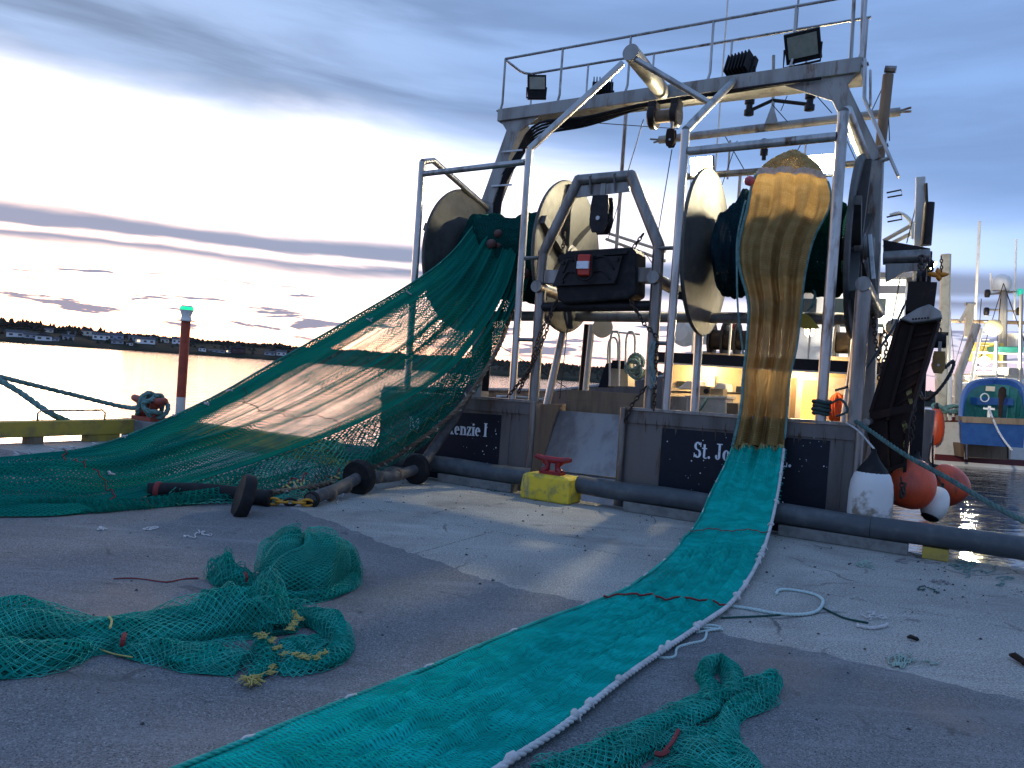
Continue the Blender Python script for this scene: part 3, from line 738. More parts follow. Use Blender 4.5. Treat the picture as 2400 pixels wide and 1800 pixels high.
# centre frame
cf = [Q(-5.17, WT + .05, 1.24), Q(-5.18, WT + .05, 3.37), Q(-4.70, WT + .05, 4.38), Q(-3.92, WT + .05, 4.38), Q(-3.46, WT + .05, 3.42), Q(-3.43, WT + .05, 1.24)]
for i in range(5): T('centre_frame_tube', [cf[i], cf[i + 1]], .078, alud, 16)
for p in (cf[1], cf[2], cf[3], cf[4]):
    b = MB(); b.lathe(p - WA * .0, V((0, 0, 1)), [(.02, -.078), (.06, -.055), (.0785, -.01), (.0785, .01), (.06, .055), (.02, .078)], 14); part('weld_joint', b, alud)
T('centre_frame_bar', [Q(-5.18, WT + .06, 2.60), Q(-3.45, WT + .06, 2.62)], .072, dark, 14)
b = MB(); b.prism([Q(-4.66, WT + .04, 4.30), Q(-3.96, WT + .04, 4.30), Q(-3.92, WT + .04, 4.17), Q(-4.72, WT + .04, 4.14)], WA * .03); part('lifting_plate', b, alud, smooth=False)
for u in (-4.50, -4.14):
    b = MB(); b.prism([Q(u, WT - .06, 4.40), Q(u, WT + .02, 4.17), Q(u, WT + .02, 4.45)], UA * .02); part('gusset', b, alud, smooth=False)
for (u, z) in ((-5.18, 2.88), (-3.46, 2.98), (-.93, 2.86)):
    T('drum_stay', [Q(u, WT - .10, z), Q(u, 11.95, z - .10)], .085, alud, 18)
for u in (-.93,): T('stern_leg', [Q(u, WT + .02, 1.24), Q(u, WT + .02, 2.80)], .085, alud, 18)
for (u, s) in ((-4.98, 1), (-3.62, -1)):
    b = MB(); b.box(Q(u, WT + .06, 3.02), .24, .18, .2); part('guide_block', b, alud, smooth=False, bevel=.012)

# --- gantry
def bx(name, p0, p1, w, h, m=galv, up=ZA, parent=tw, bev=.012): b = MB(); b.beam(p0, p1, w, h, up); return part(name, b, m, parent, smooth=False, bevel=bev)
gb = bx('gantry_beam', Q(-7.40, 12.05, 6.29), Q(-1.38, 12.05, 6.29), .40, .22)
for (top, kn, foot) in ((Q(-7.02, 12.05, 6.18), kL, Q(-7.47, 12, .8)), (Q(-1.76, 12.05, 6.18), kR, Q(-.99, 12, .8))):
    bx('gantry_leg', top, kn - ZA * .02, .26, .30, up=WA); bx('gantry_leg', kn, foot, .26, .28, up=WA)
for (a, b2, c) in ((Q(-7.34, 11.9, 6.18), Q(-6.55, 11.9, 6.18), Q(-7.12, 11.9, 5.88)), (Q(-1.44, 11.9, 6.18), Q(-2.5, 11.9, 6.18), Q(-1.72, 11.9, 5.82))):
    b = MB(); b.prism([a, b2, c], WA * .03); part('gantry_gusset', b, galv, smooth=False)
# black hoses along beam and left leg
for k in range(5):
    off = .04 * k; b = MB(); jj = [.012 * sin(3 * k + i) for i in range(12)]
    pts = [Q(-1.9 - .3 * k, 11.82 + .02 * k, 6.15 + jj[0]), Q(-3.2, 11.8 + .02 * k, 6.13 + jj[1]), Q(-4.6, 11.8 + .025 * k, 6.10 + jj[2]), Q(-5.6, 11.79 + .03 * k, 6.02 - off * .6), Q(-6.4, 11.8 + .03 * k, 6.04 - off), Q(-6.72, 11.82 + .03 * k, 5.90 - off), Q(-6.95 + .5 * off, 11.85, 5.52 - off * .5), kL + UA * (.17 + off) - WA * .1 + ZA * .3, kL + UA * (.15 + off * .7) - WA * .1 - ZA * .3, Q(-7.32 + off * .6, 11.85, 3.4), Q(-7.30 + off * .6, 11.85, 1.3)]
    if k > 1: pts = pts[2:]
    b.tube(curve(pts, 60), .022, 6); part('hose', b, black)
for z in (5.6, 5.0): b = MB(); b.box(Q(-7.25 + (z - 4.8) * .28, 11.83, z), .42, .03, .03); part('hose_clip', b, alu, smooth=False)
# railing on the gantry
ra = MB(); rz = 7.36; w0, w1 = 12.0, 12.78
def rail(pts, r=.024): b = MB(); b.tube(pts, r, 8); return b.build('rail', alu, railing, smooth='auto')
railing = MB().box(Q(-4.4, 12.62, 6.40), 5.9, .5, .02).build('walkway', galv, tw)
rail([Q(-1.40, w1, rz), Q(-7.28, w1, rz), Q(-7.38, w1 - .08, rz), Q(-7.42, w1 - .2, rz), Q(-7.42, w0 + .1, rz), Q(-7.40, w0, rz), Q(-1.38, w0, rz)])
for u in (-7.40, -6.24, -4.98, -3.60, -2.36, -1.40):
    rail([Q(u - .04, w0, 6.40), Q(u, w0, 6.55), Q(u, w0, rz)], .022)
    b = MB(); b.box(Q(u - .03, w0, 6.412), .12, .1, .02); b.build('rail_foot', alud, railing)
for u in (-7.25, -6.1, -4.85, -3.5, -2.3, -1.45): rail([Q(u, w1, 6.41), Q(u, w1, rz)], .02)

# --- floodlights
lamps = []
def flood(pos, face, s, lit=False, up=ZA, tall=.78):
    f = face.normalized(); x = f.cross(up).normalized(); y = x.cross(f)
    b = MB(); b.box(pos, s, .10 * s / .4, s * tall, (x, f, y))
    for k in range(7): b.box(pos - f * (.14 * s / .4) + x * (s * (-.42 + .14 * k)), .016, .14 * s / .4, s * .74, (x, f, y))
    fl = part('floodlight', b, black if not lit else dark, smooth=False)
    b = MB(); b.box(pos + f * (.058 * s / .4) + y * (s * (tall - .78) * .42), s * (1.0 if lit else .82), .03, s * (.80 if lit else .62), (x, f, y)); b.build('lens', lit_w if lit else lensm, fl)
    b = MB(); b.tube([pos + x * s * .52, pos + x * s * .52 - ZA * s * .55, pos - x * s * .52 - ZA * s * .55, pos - x * s * .52], .018, 6); b.build('bracket', dark, fl)
    return fl
toc = lambda p: (CAMP + V((0, -1, -.6)) - p)
p = A(1258, 205, 12.0); flood(p, toc(p) + UA * 2.2 + ZA * 2.5, .33, up=ZA - UA * .12, tall=1.25)
p = A(1882, 108, 12.0); flood(p, toc(p) - UA * 1 - ZA * 2, .50, up=ZA - UA * .12, tall=.85)
p = A(1412, 212, 12.2); flood(p, WA * 2 - UA * .8 - ZA * .6, .36)
p = A(1740, 163, 12.2); flood(p, WA * 2 + UA * .6 - ZA * .8, .42)
fp1 = A(1646, 388, 12.9); fp2 = A(1925, 384, 12.9)
for p in (fp1, fp2):
    face = (-WA * 1.0 - ZA * .42); flood(p, face, .36, True)
    ld = bpy.data.lights.new('flood_lamp', 'SPOT'); ld.energy = 600; ld.color = (1.0, .86, .56); ld.spot_size = radians(168); ld.spot_blend = 1.0; ld.shadow_soft_size = .10
    lo = bpy.data.objects.new('flood_lamp', ld); COL.objects.link(lo); lo.location = p + face.normalized() * .12
    lo.rotation_euler = face.to_track_quat('-Z', 'Y').to_euler()
T('lamp_bar', [A(1600, 415, 13.0), A(2060, 380, 13.0)], .055, alud, 10)
# --- hanging block on the gantry: two dark sheaves with cable drum between
p = A(1560, 272, 11.7)
for du in (-.20, .17):
    b = MB(); b.lathe(p + UA * du, UA, [(.05, -.06), (.17, -.06), (.19, -.04), (.19, .04), (.17, .06), (.05, .06)], 20); part('winch_flange', b, dark)
    b = MB(); b.box(p + UA * du + ZA * .12, .13, .26, .22); part('winch_cheek', b, dark, smooth=False, bevel=.02)
T('winch_spool', [p - UA * .14, p + UA * .12], .10, wood, 14)

# --- net drums
drm = mat('drum_flange', (.118, .118, .110), .62, .30, (.062, .061, .056), 2.2, .42, .7, .06, 40)
AXW, AXZ, FR = 11.25, 3.56, 1.21
def drum(u0, u1, name):
    b = MB(); b.tube([Q(u0 - .2, AXW, AXZ), Q(u1 + .2, AXW, AXZ)], .16, 18); d = part('net_drum', b, galv)
    for (u, sg) in ((u0, -1), (u1, 1)):      # sg: outward side
        b = MB(); b.lathe(Q(u, AXW, AXZ), UA, [(.10, sg * .02), (FR * .55, sg * .03), (FR - .05, sg * .12), (FR, sg * .105), (FR + .012, sg * .08), (FR, sg * .05), (FR - .05, sg * .065), (FR * .55, -sg * .02), (.10, -sg * .03)], 56); b.build('flange', drm, d, smooth='auto')
        for k in range(6):
            t = k * pi / 3 + .35; r = UA.cross(ZA) * cos(t) + ZA * sin(t); tang = UA.cross(r)
            c = Q(u, AXW, AXZ); p0, p1 = c + UA * (sg * .07) + r * .14, c + UA * (sg * .135) + r * (FR - .06)
            b = MB(); b.beam(p0, p1, .13, .12, UA); b.build('spoke', drm, d)
        b = MB(); b.lathe(Q(u, AXW, AXZ), UA, [(.20, sg * .05), (.20, sg * .16), (.10, sg * .18)], 20); b.build('hub', alud, d, smooth='auto')
    return d
drum(-7.42, -5.57, 'port'); drum(-3.15, -1.26, 'starboard')
T('drum_beam', [Q(-7.7, 11.6, 2.64), Q(-.95, 11.6, 2.64)], .085, galv)
for (u0, u1, w) in ((-5.50, -5.62, 11.4), (-3.30, -3.12, 11.4), (-1.1, -1.1, 11.4)):
    T('drum_leg', [Q(u0, w, 2.7), Q(u1 - .1, w - .2, .8)], .062, alu)
bx('motor_bracket', Q(-1.02, 11.0, 3.62), Q(-.90, 10.6, 2.98), .22, .06, alu, up=UA)
T('motor_cylinder', [Q(-1.12, 11.25, 3.56), Q(-.98, 11.25, 3.56)], .13, galv, 20)

# --- deckhouse under the upper deck, lit from below the deck head
HW = 15.2
dhl, dhr = -5.05, -1.0
b = MB(); b.box(Q((dhl + dhr) / 2, HW + .06, 1.42), dhr - dhl, .1, 1.36); dh = part('deckhouse_wall', b, cream, smooth=False)
b = MB(); b.box(Q(dhl + .05, HW + 2.5, 1.42), .1, 5, 1.36); part('deckhouse_side', b, cream, smooth=False)
ud = MB().box(Q(-2.93, 17.0, 2.145), 4.25, 5.0, .06).build('upper_deck', white, tw)
b = MB(); b.box(Q(-2.93, 14.44, 2.10), 4.3, .08, .20); b.build('deck_edge', navy, ud)
b = MB(); b.box(Q(-2.93, 14.40, 1.985), 4.3, .05, .03); b.build('edge_trim', white, ud)
def wallbox(name, x0, y0, x1, y1, m, w=HW, d=.04, par=None, **k):
    a, c = uwz(A(x0, y0, w)), uwz(A(x1, y1, w)); b = MB(); b.box(P((a[0] + c[0]) / 2, w - d / 2, (a[2] + c[2]) / 2), abs(c[0] - a[0]), d, abs(c[2] - a[2])); return b.build(name, m, par if par is not None else dh, **k)
wallbox('door_frame', 1868, 884, 1916, 1010, white, d=.05)
wallbox('door_opening', 1884, 890, 1911, 1008, mat('warm_doorway', (.85, .45, .12), .6, emit=(1.0, .50, .12), estr=1.1), d=.07)
wallbox('panel_seam', 1858, 886, 1861, 1010, wood, d=.055); wallbox('locker_panel', 1946, 884, 1985, 990, white, d=.05)
wallbox('window', 1588, 893, 1612, 906, glassd, d=.05); wallbox('pipe_box', 1660, 880, 1672, 960, white, d=.06)
wallbox('round_port', 1727, 905, 1742, 920, glassd, d=.05)
for (u, w) in ((-4.2, 14.85), (-2.4, 14.85)):
    b = MB(); b.box(Q(u, w, 2.085), .5, .12, .05); b.build('deck_lamp', lit_d, ud)
    ld = bpy.data.lights.new('deck_light', 'POINT'); ld.energy = 30; ld.color = (1.0, .66, .30); ld.shadow_soft_size = .15
    lo = bpy.data.objects.new('deck_light', ld); COL.objects.link(lo); lo.location = Q(u, w - .05, 1.93)
# on the upper deck: winches, tank, frames
def winch(u0, u1, w, z, r):
    b = MB(); b.tube([Q(u0, w, z), Q(u1, w, z)], r * .55, 18); wn = part('winch', b, mat('winch_wire', (.05, .035, .025), .7, .3, (.10, .06, .03), 12, .4, .7))
    k = max(2, int((u1 - u0) / .3) + 1)
    for i in range(k + 1):
        u = u0 + (u1 - u0) * i / k
        b = MB(); b.lathe(Q(u, w, z), UA, [(.06, -.02), (r, -.02), (r, .02), (.06, .02)], 24); b.build('winch_disc', dark, wn, smooth='auto')
    b = MB(); b.box(Q((u0 + u1) / 2, w, z - r * .9), u1 - u0 + .2, .5, .10); b.build('winch_bed', wood, wn)
winch(-4.15, -3.4, 15.3, 2.55, .36); winch(-1.85, -1.05, 15.3, 2.55, .36)
T('deck_rail', [Q(-5.1, 14.5, 2.86), Q(-.95, 14.5, 2.86)], .03, white, 8)
for u in (-5.0, -4.3, -3.6, -2.9, -2.2, -1.5, -1.0): T('deck_rail_post', [Q(u, 14.5, 2.15), Q(u, 14.5, 2.86)], .022, white, 8)
b = MB(); c = A(1606, 778, 15.6); b.lathe(c, WA + UA * .3, [(.02, -.22), (.2, -.2), (.29, -.1), (.31, 0), (.29, .1), (.2, .2), (.02, .22)], 22); part('white_tank', b, white)
b = MB(); c = A(1650, 800, 15.4)
for (x0, y0, x1, y1) in ((1628, 770, 1628, 850), (1674, 770, 1674, 850), (1628, 770, 1674, 770), (1628, 825, 1674, 825)): b.tube([A(x0, y0, 15.3), A(x1, y1, 15.3)], .025, 8)
b.box(A(1651, 790, 15.3), .36, .03, .28); part('white_frame', b, white)
b = MB(); c = A(1692, 776, 15.35)
for i in range(24):
    t0, t1 = 2 * pi * i / 24, 2 * pi * (i + 1) / 24
b.tube([c + (UA * cos(2 * pi * i / 24) + ZA * sin(2 * pi * i / 24)) * .24 for i in range(24)], .055, 10, closed=True); lb = part('lifebuoy', b, mat('lifebuoy_red', (.55, .03, .03), .5))
for k in range(4):
    t = pi / 4 + k * pi / 2; b = MB(); b.tube([c + (UA * cos(t + d) + ZA * sin(t + d)) * .24 for d in (-.22, -.1, 0, .1, .22)], .058, 10); b.build('white_band', white, lb, smooth='auto')
for (x, y0, y1) in ((1830, 770, 850), (1848, 760, 850), (1780, 790, 850)):
    T('pipe_stand', [A(x, y0, 15.6), A(x, y1, 15.6)], .04, white, 10)
b = MB(); lc = A(1897, 776, 14.9); b.lathe(lc, ZA, [(.03, -.10), (.08, -.06), (.08, .04), (.04, .08)], 14); part('bulb_lamp', b, mat('bulb', (1, .85, .6), .3, emit=(1, .82, .5), estr=12))
ld = bpy.data.lights.new('bulb_light', 'POINT'); ld.energy = 130; ld.color = (1, .80, .46); ld.shadow_soft_size = .1
lo = bpy.data.objects.new('bulb_light', ld); COL.objects.link(lo); lo.location = lc - WA * .18
# wheelhouse forward
b = MB(); b.box(Q(-2.35, 19.4, 3.1), 2.9, 3.4, 1.95); wh = part('wheelhouse', b, white, smooth=False)
b = MB(); b.box(Q(-2.35, 19.3, 4.12), 3.2, 3.8, .10); b.build('roof', navy, wh)
for u in (-3.4, -2.8, -2.1, -1.45):
    b = MB(); b.box(Q(u, 17.68, 3.35), .42, .05, .6); wn = b.build('window', glassd, wh)
b = MB(); b.box(Q(-2.35, 17.67, 3.85), 2.9, .05, .16); b.build('window_band', navy, wh)
b = MB(); b.box(Q(-.88, 19.0, 3.35), .05, .7, .6); b.build('window', glassd, wh)
bx('canopy_beam', Q(-4.3, 15.0, 2.98), Q(-.95, 15.0, 2.98), .12, .10, white)

# --- port side working deck: post, ladder rails, console
T('deck_post', [A(1388, 760, 13.5), A(1372, 920, 13.5)], .06, white); T('deck_post', [A(1376, 760, 13.6), A(1362, 920, 13.6)], .06, dark)
T('cargo_rail', [A(1190, 745, 13.5), A(1530, 742, 13.5)], .07, cream)
b = MB(); b.lathe(A(1412, 768, 13.4), UA * .5 - WA, [(.05, -.1), (.19, -.1), (.19, -.06), (.11, -.05), (.11, .05), (.19, .06), (.19, .1), (.05, .1)], 22); part('rope_reel', b, cream)
def hoop(x0, x1, yt, yb, w, r=.022):
    T('ladder_hoop', curve([A(x0, yb, w), A(x0 + 2, yt + 18, w), A((x0 + x1) / 2 + 2, yt, w), A(x1 + 2, yt + 18, w), A(x1, yb, w)], 24), r, white, 8)
hoop(1429, 1450, 776, 905, 13.2); hoop(1466, 1486, 776, 860, 13.2); hoop(1424, 1446, 790, 880, 13.6)
T('side_rail', [A(1420, 776, 13.9), A(1500, 784, 13.9)], .02, white, 8)
b = MB(); b.prism([A(1425, 905, 13.3), A(1472, 905, 13.3), A(1470, 850, 13.3), A(1436, 850, 13.3)], WA * .35); part('console', b, cream, smooth=False)
b = MB(); b.prism([A(1434, 863, 13.29), A(1470, 866, 13.29), A(1469, 846, 13.29), A(1436, 844, 13.29)], -WA * .03); part('console_top', b, navy, smooth=False)
b = MB(); b.prism([A(1402, 908, 13.28), A(1424, 908, 13.28), A(1433, 850, 13.28), A(1420, 852, 13.28)], WA * .3); part('console_flank', b, navy, smooth=False)
T('bulwark_pipe', [A(1165, 930, 12.6), A(1215, 932, 12.6), A(1290, 940, 12.6)], .035, alu, 8)
for x in (1175, 1215, 1275): T('bulwark_stub', [A(x, 931, 12.6), A(x - 1, 945, 12.6)], .03, alu, 8)
# fish-handling table and boxes right of centre
bx('table_rail', A(1560, 918, 12.8), A(1740, 922, 12.8), .06, .04, wood)
b = MB(); b.prism([A(1562, 928, 12.9), A(1612, 930, 12.9), A(1608, 975, 12.9), A(1560, 972, 12.9)], WA * .4); part('grey_bin', b, galv, smooth=False)

# --- masts and wires
ym = 14.6
T('aerial_yard', [A(1545, 328, ym), A(2110, 262, ym)], .075, galv, 10)
for (x0, y0, x1, y1) in ((1524, 326, 1550, 328), (1532, 334, 1552, 329), (2108, 260, 2136, 252), (2108, 263, 2136, 261)): T('yard_prong', [A(x0, y0, ym), A(x1, y1, ym)], .02, galv, 6)
b = MB(); ap = A(1811, 240, ym - .1)
bs = [A(1792, 290, ym - .25), A(1824, 289, ym - .25), A(1824, 289, ym + .1), A(1792, 290, ym + .1)]
b.add([ap] + bs, [(0, 1, 2), (0, 2, 3), (0, 3, 4), (0, 4, 1), (4, 3, 2, 1)]); part('mast_foot', b, galv, smooth=False)
T('mast', [A(1811, 292, ym), A(1813, 130, ym)], .03, galv, 8)
T('light_arm', [A(1756, 260, ym), A(1811, 235, ym)], .035, dark, 8); T('light_arm', [A(1811, 235, ym), A(1898, 245, ym)], .035, dark, 8)
for (x, y) in ((1756, 252), (1898, 240)):
    b = MB(); b.lathe(A(x, y, ym), ZA, [(.05, -.15), (.09, -.14), (.09, -.05), (.06, -.04), (.06, .06), (.09, .07), (.09, .15), (.04, .17)], 14); part('mast_lamp', b, dark)
b = MB(); b.lathe(A(1791, 352, ym), ZA, [(.07, -.09), (.07, .02)], 14); part('anchor_lamp_base', b, dark)
b = MB(); b.lathe(A(1791, 340, ym), ZA, [(.055, -.06), (.06, .0), (.055, .07)], 14); part('anchor_lamp', b, lit_o)
b = MB(); b.lathe(A(1791, 330, ym), ZA, [(.075, -.02), (.05, .03)], 14); part('anchor_lamp_cap', b, dark)
T('anchor_lamp_post', [A(1790, 375, ym), A(1791, 348, ym)], .04, dark, 8)
for (x, y0, y1, w, r) in ((1675, -40, 420, 15.5, .018), (1858, -40, 180, 15.5, .022), (1436, 270, 700, 13.6, .035), (1705, 330, 420, 15, .02), (1884, 320, 400, 15, .018), (1727, 405, 520, 15, .03)):
    p0 = A(x, y1, w); p1 = V((p0.x, p0.y, A(x, y0, w).z)); T('aerial', [p0, p1], r, white if r < .02 else galv, 6)
for (x0, x1, y0, y1) in ((2003, 1994, -30, 145), (2024, 2018, -30, 150)): T('gantry_aerial', [A(x1, y1, 12.3), A(x0, y0, 12.3)], .028, alu, 8)
def wire(x0, y0, w0, x1, y1, w1, r=.008, m=dark): T('rigging_wire', [A(x0, y0, w0), A(x1, y1, w1)], r, m, 5)
for a in ((1508, 280, 11.6, 1425, 560, 13), (1575, 350, 11, 1540, 560, 11.5), (1366, 286, 12.3, 1590, 302, 14), (1700, 320, 14, 1780, 460, 14), (1728, 330, 14, 1690, 440, 14), (1885, 322, 14, 1845, 400, 14), (1905, 215, 14, 1950, 265, 14), (1810, 245, 14, 1850, 290, 14.6), (1845, 225, 14, 1830, 260, 14), (2085, 170, 14, 2043, 260, 14), (2078, 165, 14, 2085, 330, 14), (1620, 420, 13, 1600, 600, 13), (1985, 330, 14, 2030, 430, 14), (1555, 655, 13, 1510, 590, 13), (2160, 430, 12.5, 2125, 570, 12.5), (2110, 650, 12, 2090, 760, 12), (1155, 800, 12.4, 1330, 910, 12.4), (1330, 770, 11.2, 1312, 935, 11.2)):
    wire(*a)
T('cargo_boom', [A(2082, 175, 14), A(2040, 560, 14)], .085, wood, 10); T('boom_cap', [A(2074, 162, 14), A(2100, 163, 14)], .06, alud, 8)
T('cream_rail', [A(1420, 545, 14), A(1560, 590, 14)], .03, cream, 8); T('cream_rail', [A(1420, 560, 14), A(1560, 612, 14)], .03, cream, 8)
# --- starboard quarter: hinged boards, brackets, post, ram
bx('guard_bar', A(2028, 140, 11.8), A(2026, 235, 11.8), .04, .16, alu, up=WA); bx('guard_bar', A(2026, 232, 11.8), A(2106, 415, 11.8), .04, .16, alu, up=WA)
bx('guard_bar', A(2040, 165, 11.7), A(2040, 250, 11.7), .03, .10, alu, up=WA)
for (x, y) in ((2022, 155), (2068, 345), (2075, 375)): T('hinge', [A(x - 10, y + 2, 11.9), A(x + 14, y - 6, 11.9)], .03, alu, 8)
b = MB(); b.prism([A(2070, 562, 11.8), A(2180, 582, 11.8), A(2180, 596, 11.8), A(2070, 596, 11.8)], WA * .25); part('bracket_top', b, dark, smooth=False)
T('bracket_tube', [A(2070, 605, 11.7), A(2180, 600, 11.7)], .095, alud, 16)
b = MB(); b.prism([A(2075, 618, 11.6), A(2175, 616, 11.6), A(2165, 632, 11.6), A(2120, 636, 11.6), A(2100, 648, 11.6), A(2075, 660, 11.6)], WA * .08); part('bracket_web', b, galv, smooth=False)
bx('stern_davit', A(2158, 416, 12.4), A(2140, 1000, 12.4), .12, .12, white); 
T('davit_ram', [A(2178, 475, 12.2), A(2170, 575, 12.2)], .07, dark, 12)
T('davit_chain_stop', [A(2170, 430, 12.3), A(2172, 480, 12.3)], .025, dark, 6)
bx('side_guard', A(2170, 590, 12.0), A(2145, 1090, 12.0), .10, .16, dark); bx('side_guard', A(2180, 960, 12.6), A(2158, 1140, 12.6), .10, .14, alud)
for (y) in (455, 512):
    T('step_iron', [A(2078, y - 3, 12), A(2112, y - 10, 12), A(2114, y + 2, 12), A(2080, y + 8, 12)], .012, dark, 6)
T('grey_hoop', curve([A(2085, 505, 14), A(2110, 500, 14), A(2135, 520, 14), A(2140, 560, 14)], 16), .03, white, 8)
T('side_handrail', [A(2070, 565, 14.5), A(2150, 520, 14.5)], .035, cream, 8); T('side_handrail', [A(2070, 580, 14.5), A(2150, 540, 14.5)], .035, cream, 8)
b = MB(); b.lathe(A(2096, 768, 13.2), WA, [(.02, -.1), (.12, -.08), (.14, 0), (.1, .08)], 16); part('deck_lamp_dome', b, alu)
# chains on the stern
def chain_obj(name, pts, link=.075, r=.010): b = MB(); b.chain(pts, link, r); return part(name, b, chainm)
chain_obj('chain', [A(1305, 705, 9.7), A(1262, 790, 9.66), A(1240, 870, 9.66), A(1190, 930, 9.7)]); chain_obj('chain', [A(1300, 708, 9.68), A(1280, 780, 9.66), A(1255, 840, 9.66), A(1215, 920, 9.7)])
chain_obj('chain', [A(1475, 700, 9.7), A(1510, 760, 9.66), A(1540, 790, 9.7)]); chain_obj('chain', [A(1540, 795, 9.7), A(1536, 870, 9.7), A(1532, 960, 9.7)])
chain_obj('chain', [A(1515, 905, 9.68), A(1480, 950, 9.66), A(1465, 990, 9.68)]); chain_obj('chain', [A(1508, 548, 9.85), A(1485, 580, 9.85)]); chain_obj('chain', [A(1324, 545, 9.95), A(1318, 590, 9.95)])
chain_obj('chain', [A(2046, 730, 11.5), A(2052, 800, 11.5), A(2066, 880, 11.5)]); chain_obj('chain', [A(2072, 770, 11.2), A(2078, 820, 11.2), A(2060, 890, 11.2)])
chain_obj('chain', [A(2140, 900, 10.6), A(2142, 960, 10.6), A(2135, 1040, 10.6)])

# ------------------------------------------------------------------ things hanging from or lying on the trawler
cw = thing('clump_weight', 'black boxy trawl clump with a red and white device hung in the centre frame', 'clump weight', A(1395, 712, 9.85))
cA = 9.62
b = MB(); pol = [A(1318, 712, cA), A(1470, 700, cA), A(1488, 690, cA), A(1490, 592, cA), A(1480, 578, cA), A(1325, 588, cA), A(1302, 668, cA), A(1306, 700, cA)]
b.prism(pol, WA * .42); b.build('body', black, cw, bevel=.03)
b = MB(); pol = [A(1298, 672, cA - .01), A(1445, 666, cA - .01), A(1462, 600, cA - .01), A(1322, 606, cA - .01)]; b.prism(pol, -WA * .05); b.build('cover_plate', dark, cw, bevel=.008)
b = MB(); b.prism([A(1312, 608, cA - .02), A(1472, 596, cA - .02), A(1474, 588, cA - .02), A(1314, 598, cA - .02)], -WA * .05); b.build('cover_bar', black, cw)
b = MB(); b.box(A(1370, 622, cA - .09), .19, .09, .29); rd = b.build('red_device', mat('red_plastic', (.48, .03, .012), .4), cw, bevel=.02)
b = MB(); b.box(A(1366, 621, cA - .15), .17, .035, .10); b.build('white_label', letterm, rd)
for (x0, y0, x1, y1) in ((1345, 612, 1320, 640), (1345, 640, 1318, 655), (1392, 605, 1440, 632), (1392, 638, 1430, 655)):
    b = MB(); b.tube(curve([A(x0, y0, cA - .07), A((x0 + x1) / 2, min(y0, y1) - 3, cA - .09), A(x1, y1, cA - .06)], 10), .011, 6); b.build('grab_bar', dark, cw, smooth=True)
b = MB(); b.tube(curve([A(1350, 598, cA - .12), A(1350, 640, cA - .14), A(1362, 655, cA - .14), A(1384, 650, cA - .14), A(1388, 600, cA - .12)], 20), .014, 6); b.build('guard_hoop', black, cw, smooth=True)
for (x, y) in ((1320, 616), (1318, 660), (1446, 608), (1440, 656)):
    b = MB(); b.lathe(A(x, y, cA - .06), -WA, [(.028, 0), (.028, .03)], 8); b.build('bolt', dark, cw)

def block_pulley(px, py, w, s, label, m=dark):
    c = A(px, py, w); t = thing('pulley_block', label, 'pulley', c - ZA * (.28 * s))
    for d in (-.085, .085):
        b = MB(); pol = [(-.12, .26), (.12, .26), (.14, .12), (.14, -.14), (.09, -.25), (-.09, -.25), (-.14, -.14), (-.14, .12)]
        b.prism([c + WA * (d * s - .018) + UA * (x * s * .95) + ZA * (z * s) for (x, z) in pol], WA * .036 * s); b.build('cheek_plate', m, t, bevel=.008)
    b = MB(); b.lathe(c - ZA * .06 * s, WA, [(.03, -.07 * s), (.15 * s, -.07 * s), (.12 * s, 0), (.15 * s, .07 * s), (.03, .07 * s)], 20); b.build('sheave', black, t, smooth='auto')
    b = MB(); b.lathe(c - ZA * .06 * s, WA, [(.03 * s, -.13 * s), (.03 * s, .13 * s)], 10); b.build('axle', alu, t)
    b = MB(); b.box(c + ZA * .36 * s, .07 * s, .04, .26 * s); b.build('hanger', galv, t)
    return t
block_pulley(1410, 505, 9.8, 1.0, 'black pulley block hanging above the clump in the centre frame')
block_pulley(1573, 325, 11.2, .52, 'small rusty pulley block hanging under the gantry winch', rustm)

# orange hose coil on the lit wall
hb = A(1962, 985, 14.9); b = MB()
for k in range(7):
    x = 1948 + k * 5; b.tube(curve([A(1962, 922, 14.95), A(x, 935, 14.9 - .02 * (k % 3)), A(x - 3 + k * 1.2, 965, 14.86), A(x - 2 + k * 1.4, 982, 14.88), A(x + 6, 984, 14.94), A(x + 8, 950, 14.98), A(1964, 922, 14.98)], 26), .026, 7)
tag(b.build('hose_coil', orange, smooth=True), 'bright orange hose coil hanging on the lit deckhouse wall', 'hose')
bxs = thing('cardboard_box', 'larger cardboard box with a round print on the sorting table', 'box', A(1648, 927, 12.6))
b = MB(); b.box(A(1648, 917, 12.6), .30, .3, .17); bo = b.build('carton', cardb, bxs)
b = MB(); b.lathe(A(1655, 917, 12.44), -WA, [(.045, 0), (.045, .002)], 16); b.build('round_print', dark, bo)
tag(MB().box(A(1680, 920, 12.62), .27, .26, .13).build('cardboard_box', cardb, bevel=.004), 'smaller plain cardboard box beside the printed one on the table', 'box')
tote = mat('plastic_tote', (.62, .60, .52), .5, 0, (.5, .48, .42), 4, .45, .7)
b = MB(); b.prism([A(1607, 972, 12.4), A(1700, 976, 12.4), A(1700, 930, 12.4), A(1609, 930, 12.4)], WA * .55)
t = thing('fish_tote', 'cream plastic fish tote with a rope across it behind the transom', 'tote', A(1655, 975, 12.4)); b.build('tub', tote, t, bevel=.03)
b = MB(); b.prism([A(1604, 934, 12.37), A(1704, 935, 12.37), A(1704, 928, 12.37), A(1604, 927, 12.37)], WA * .62); b.build('rim', tote, t, bevel=.008)
b = MB(); b.tube(curve([A(1635, 970, 12.33), A(1648, 950, 12.3), A(1658, 932, 12.33)], 14), .02, 7); b.build('rope', ropem, t, smooth=True)
tag(MB().prism([A(1585, 912, 13.6), A(1635, 914, 13.6), A(1632, 893, 13.6), A(1610, 893, 13.6)], WA * .6).build('fish_box', white, bevel=.02), 'white sloping plastic fish box left of the cardboard boxes', 'fish box')
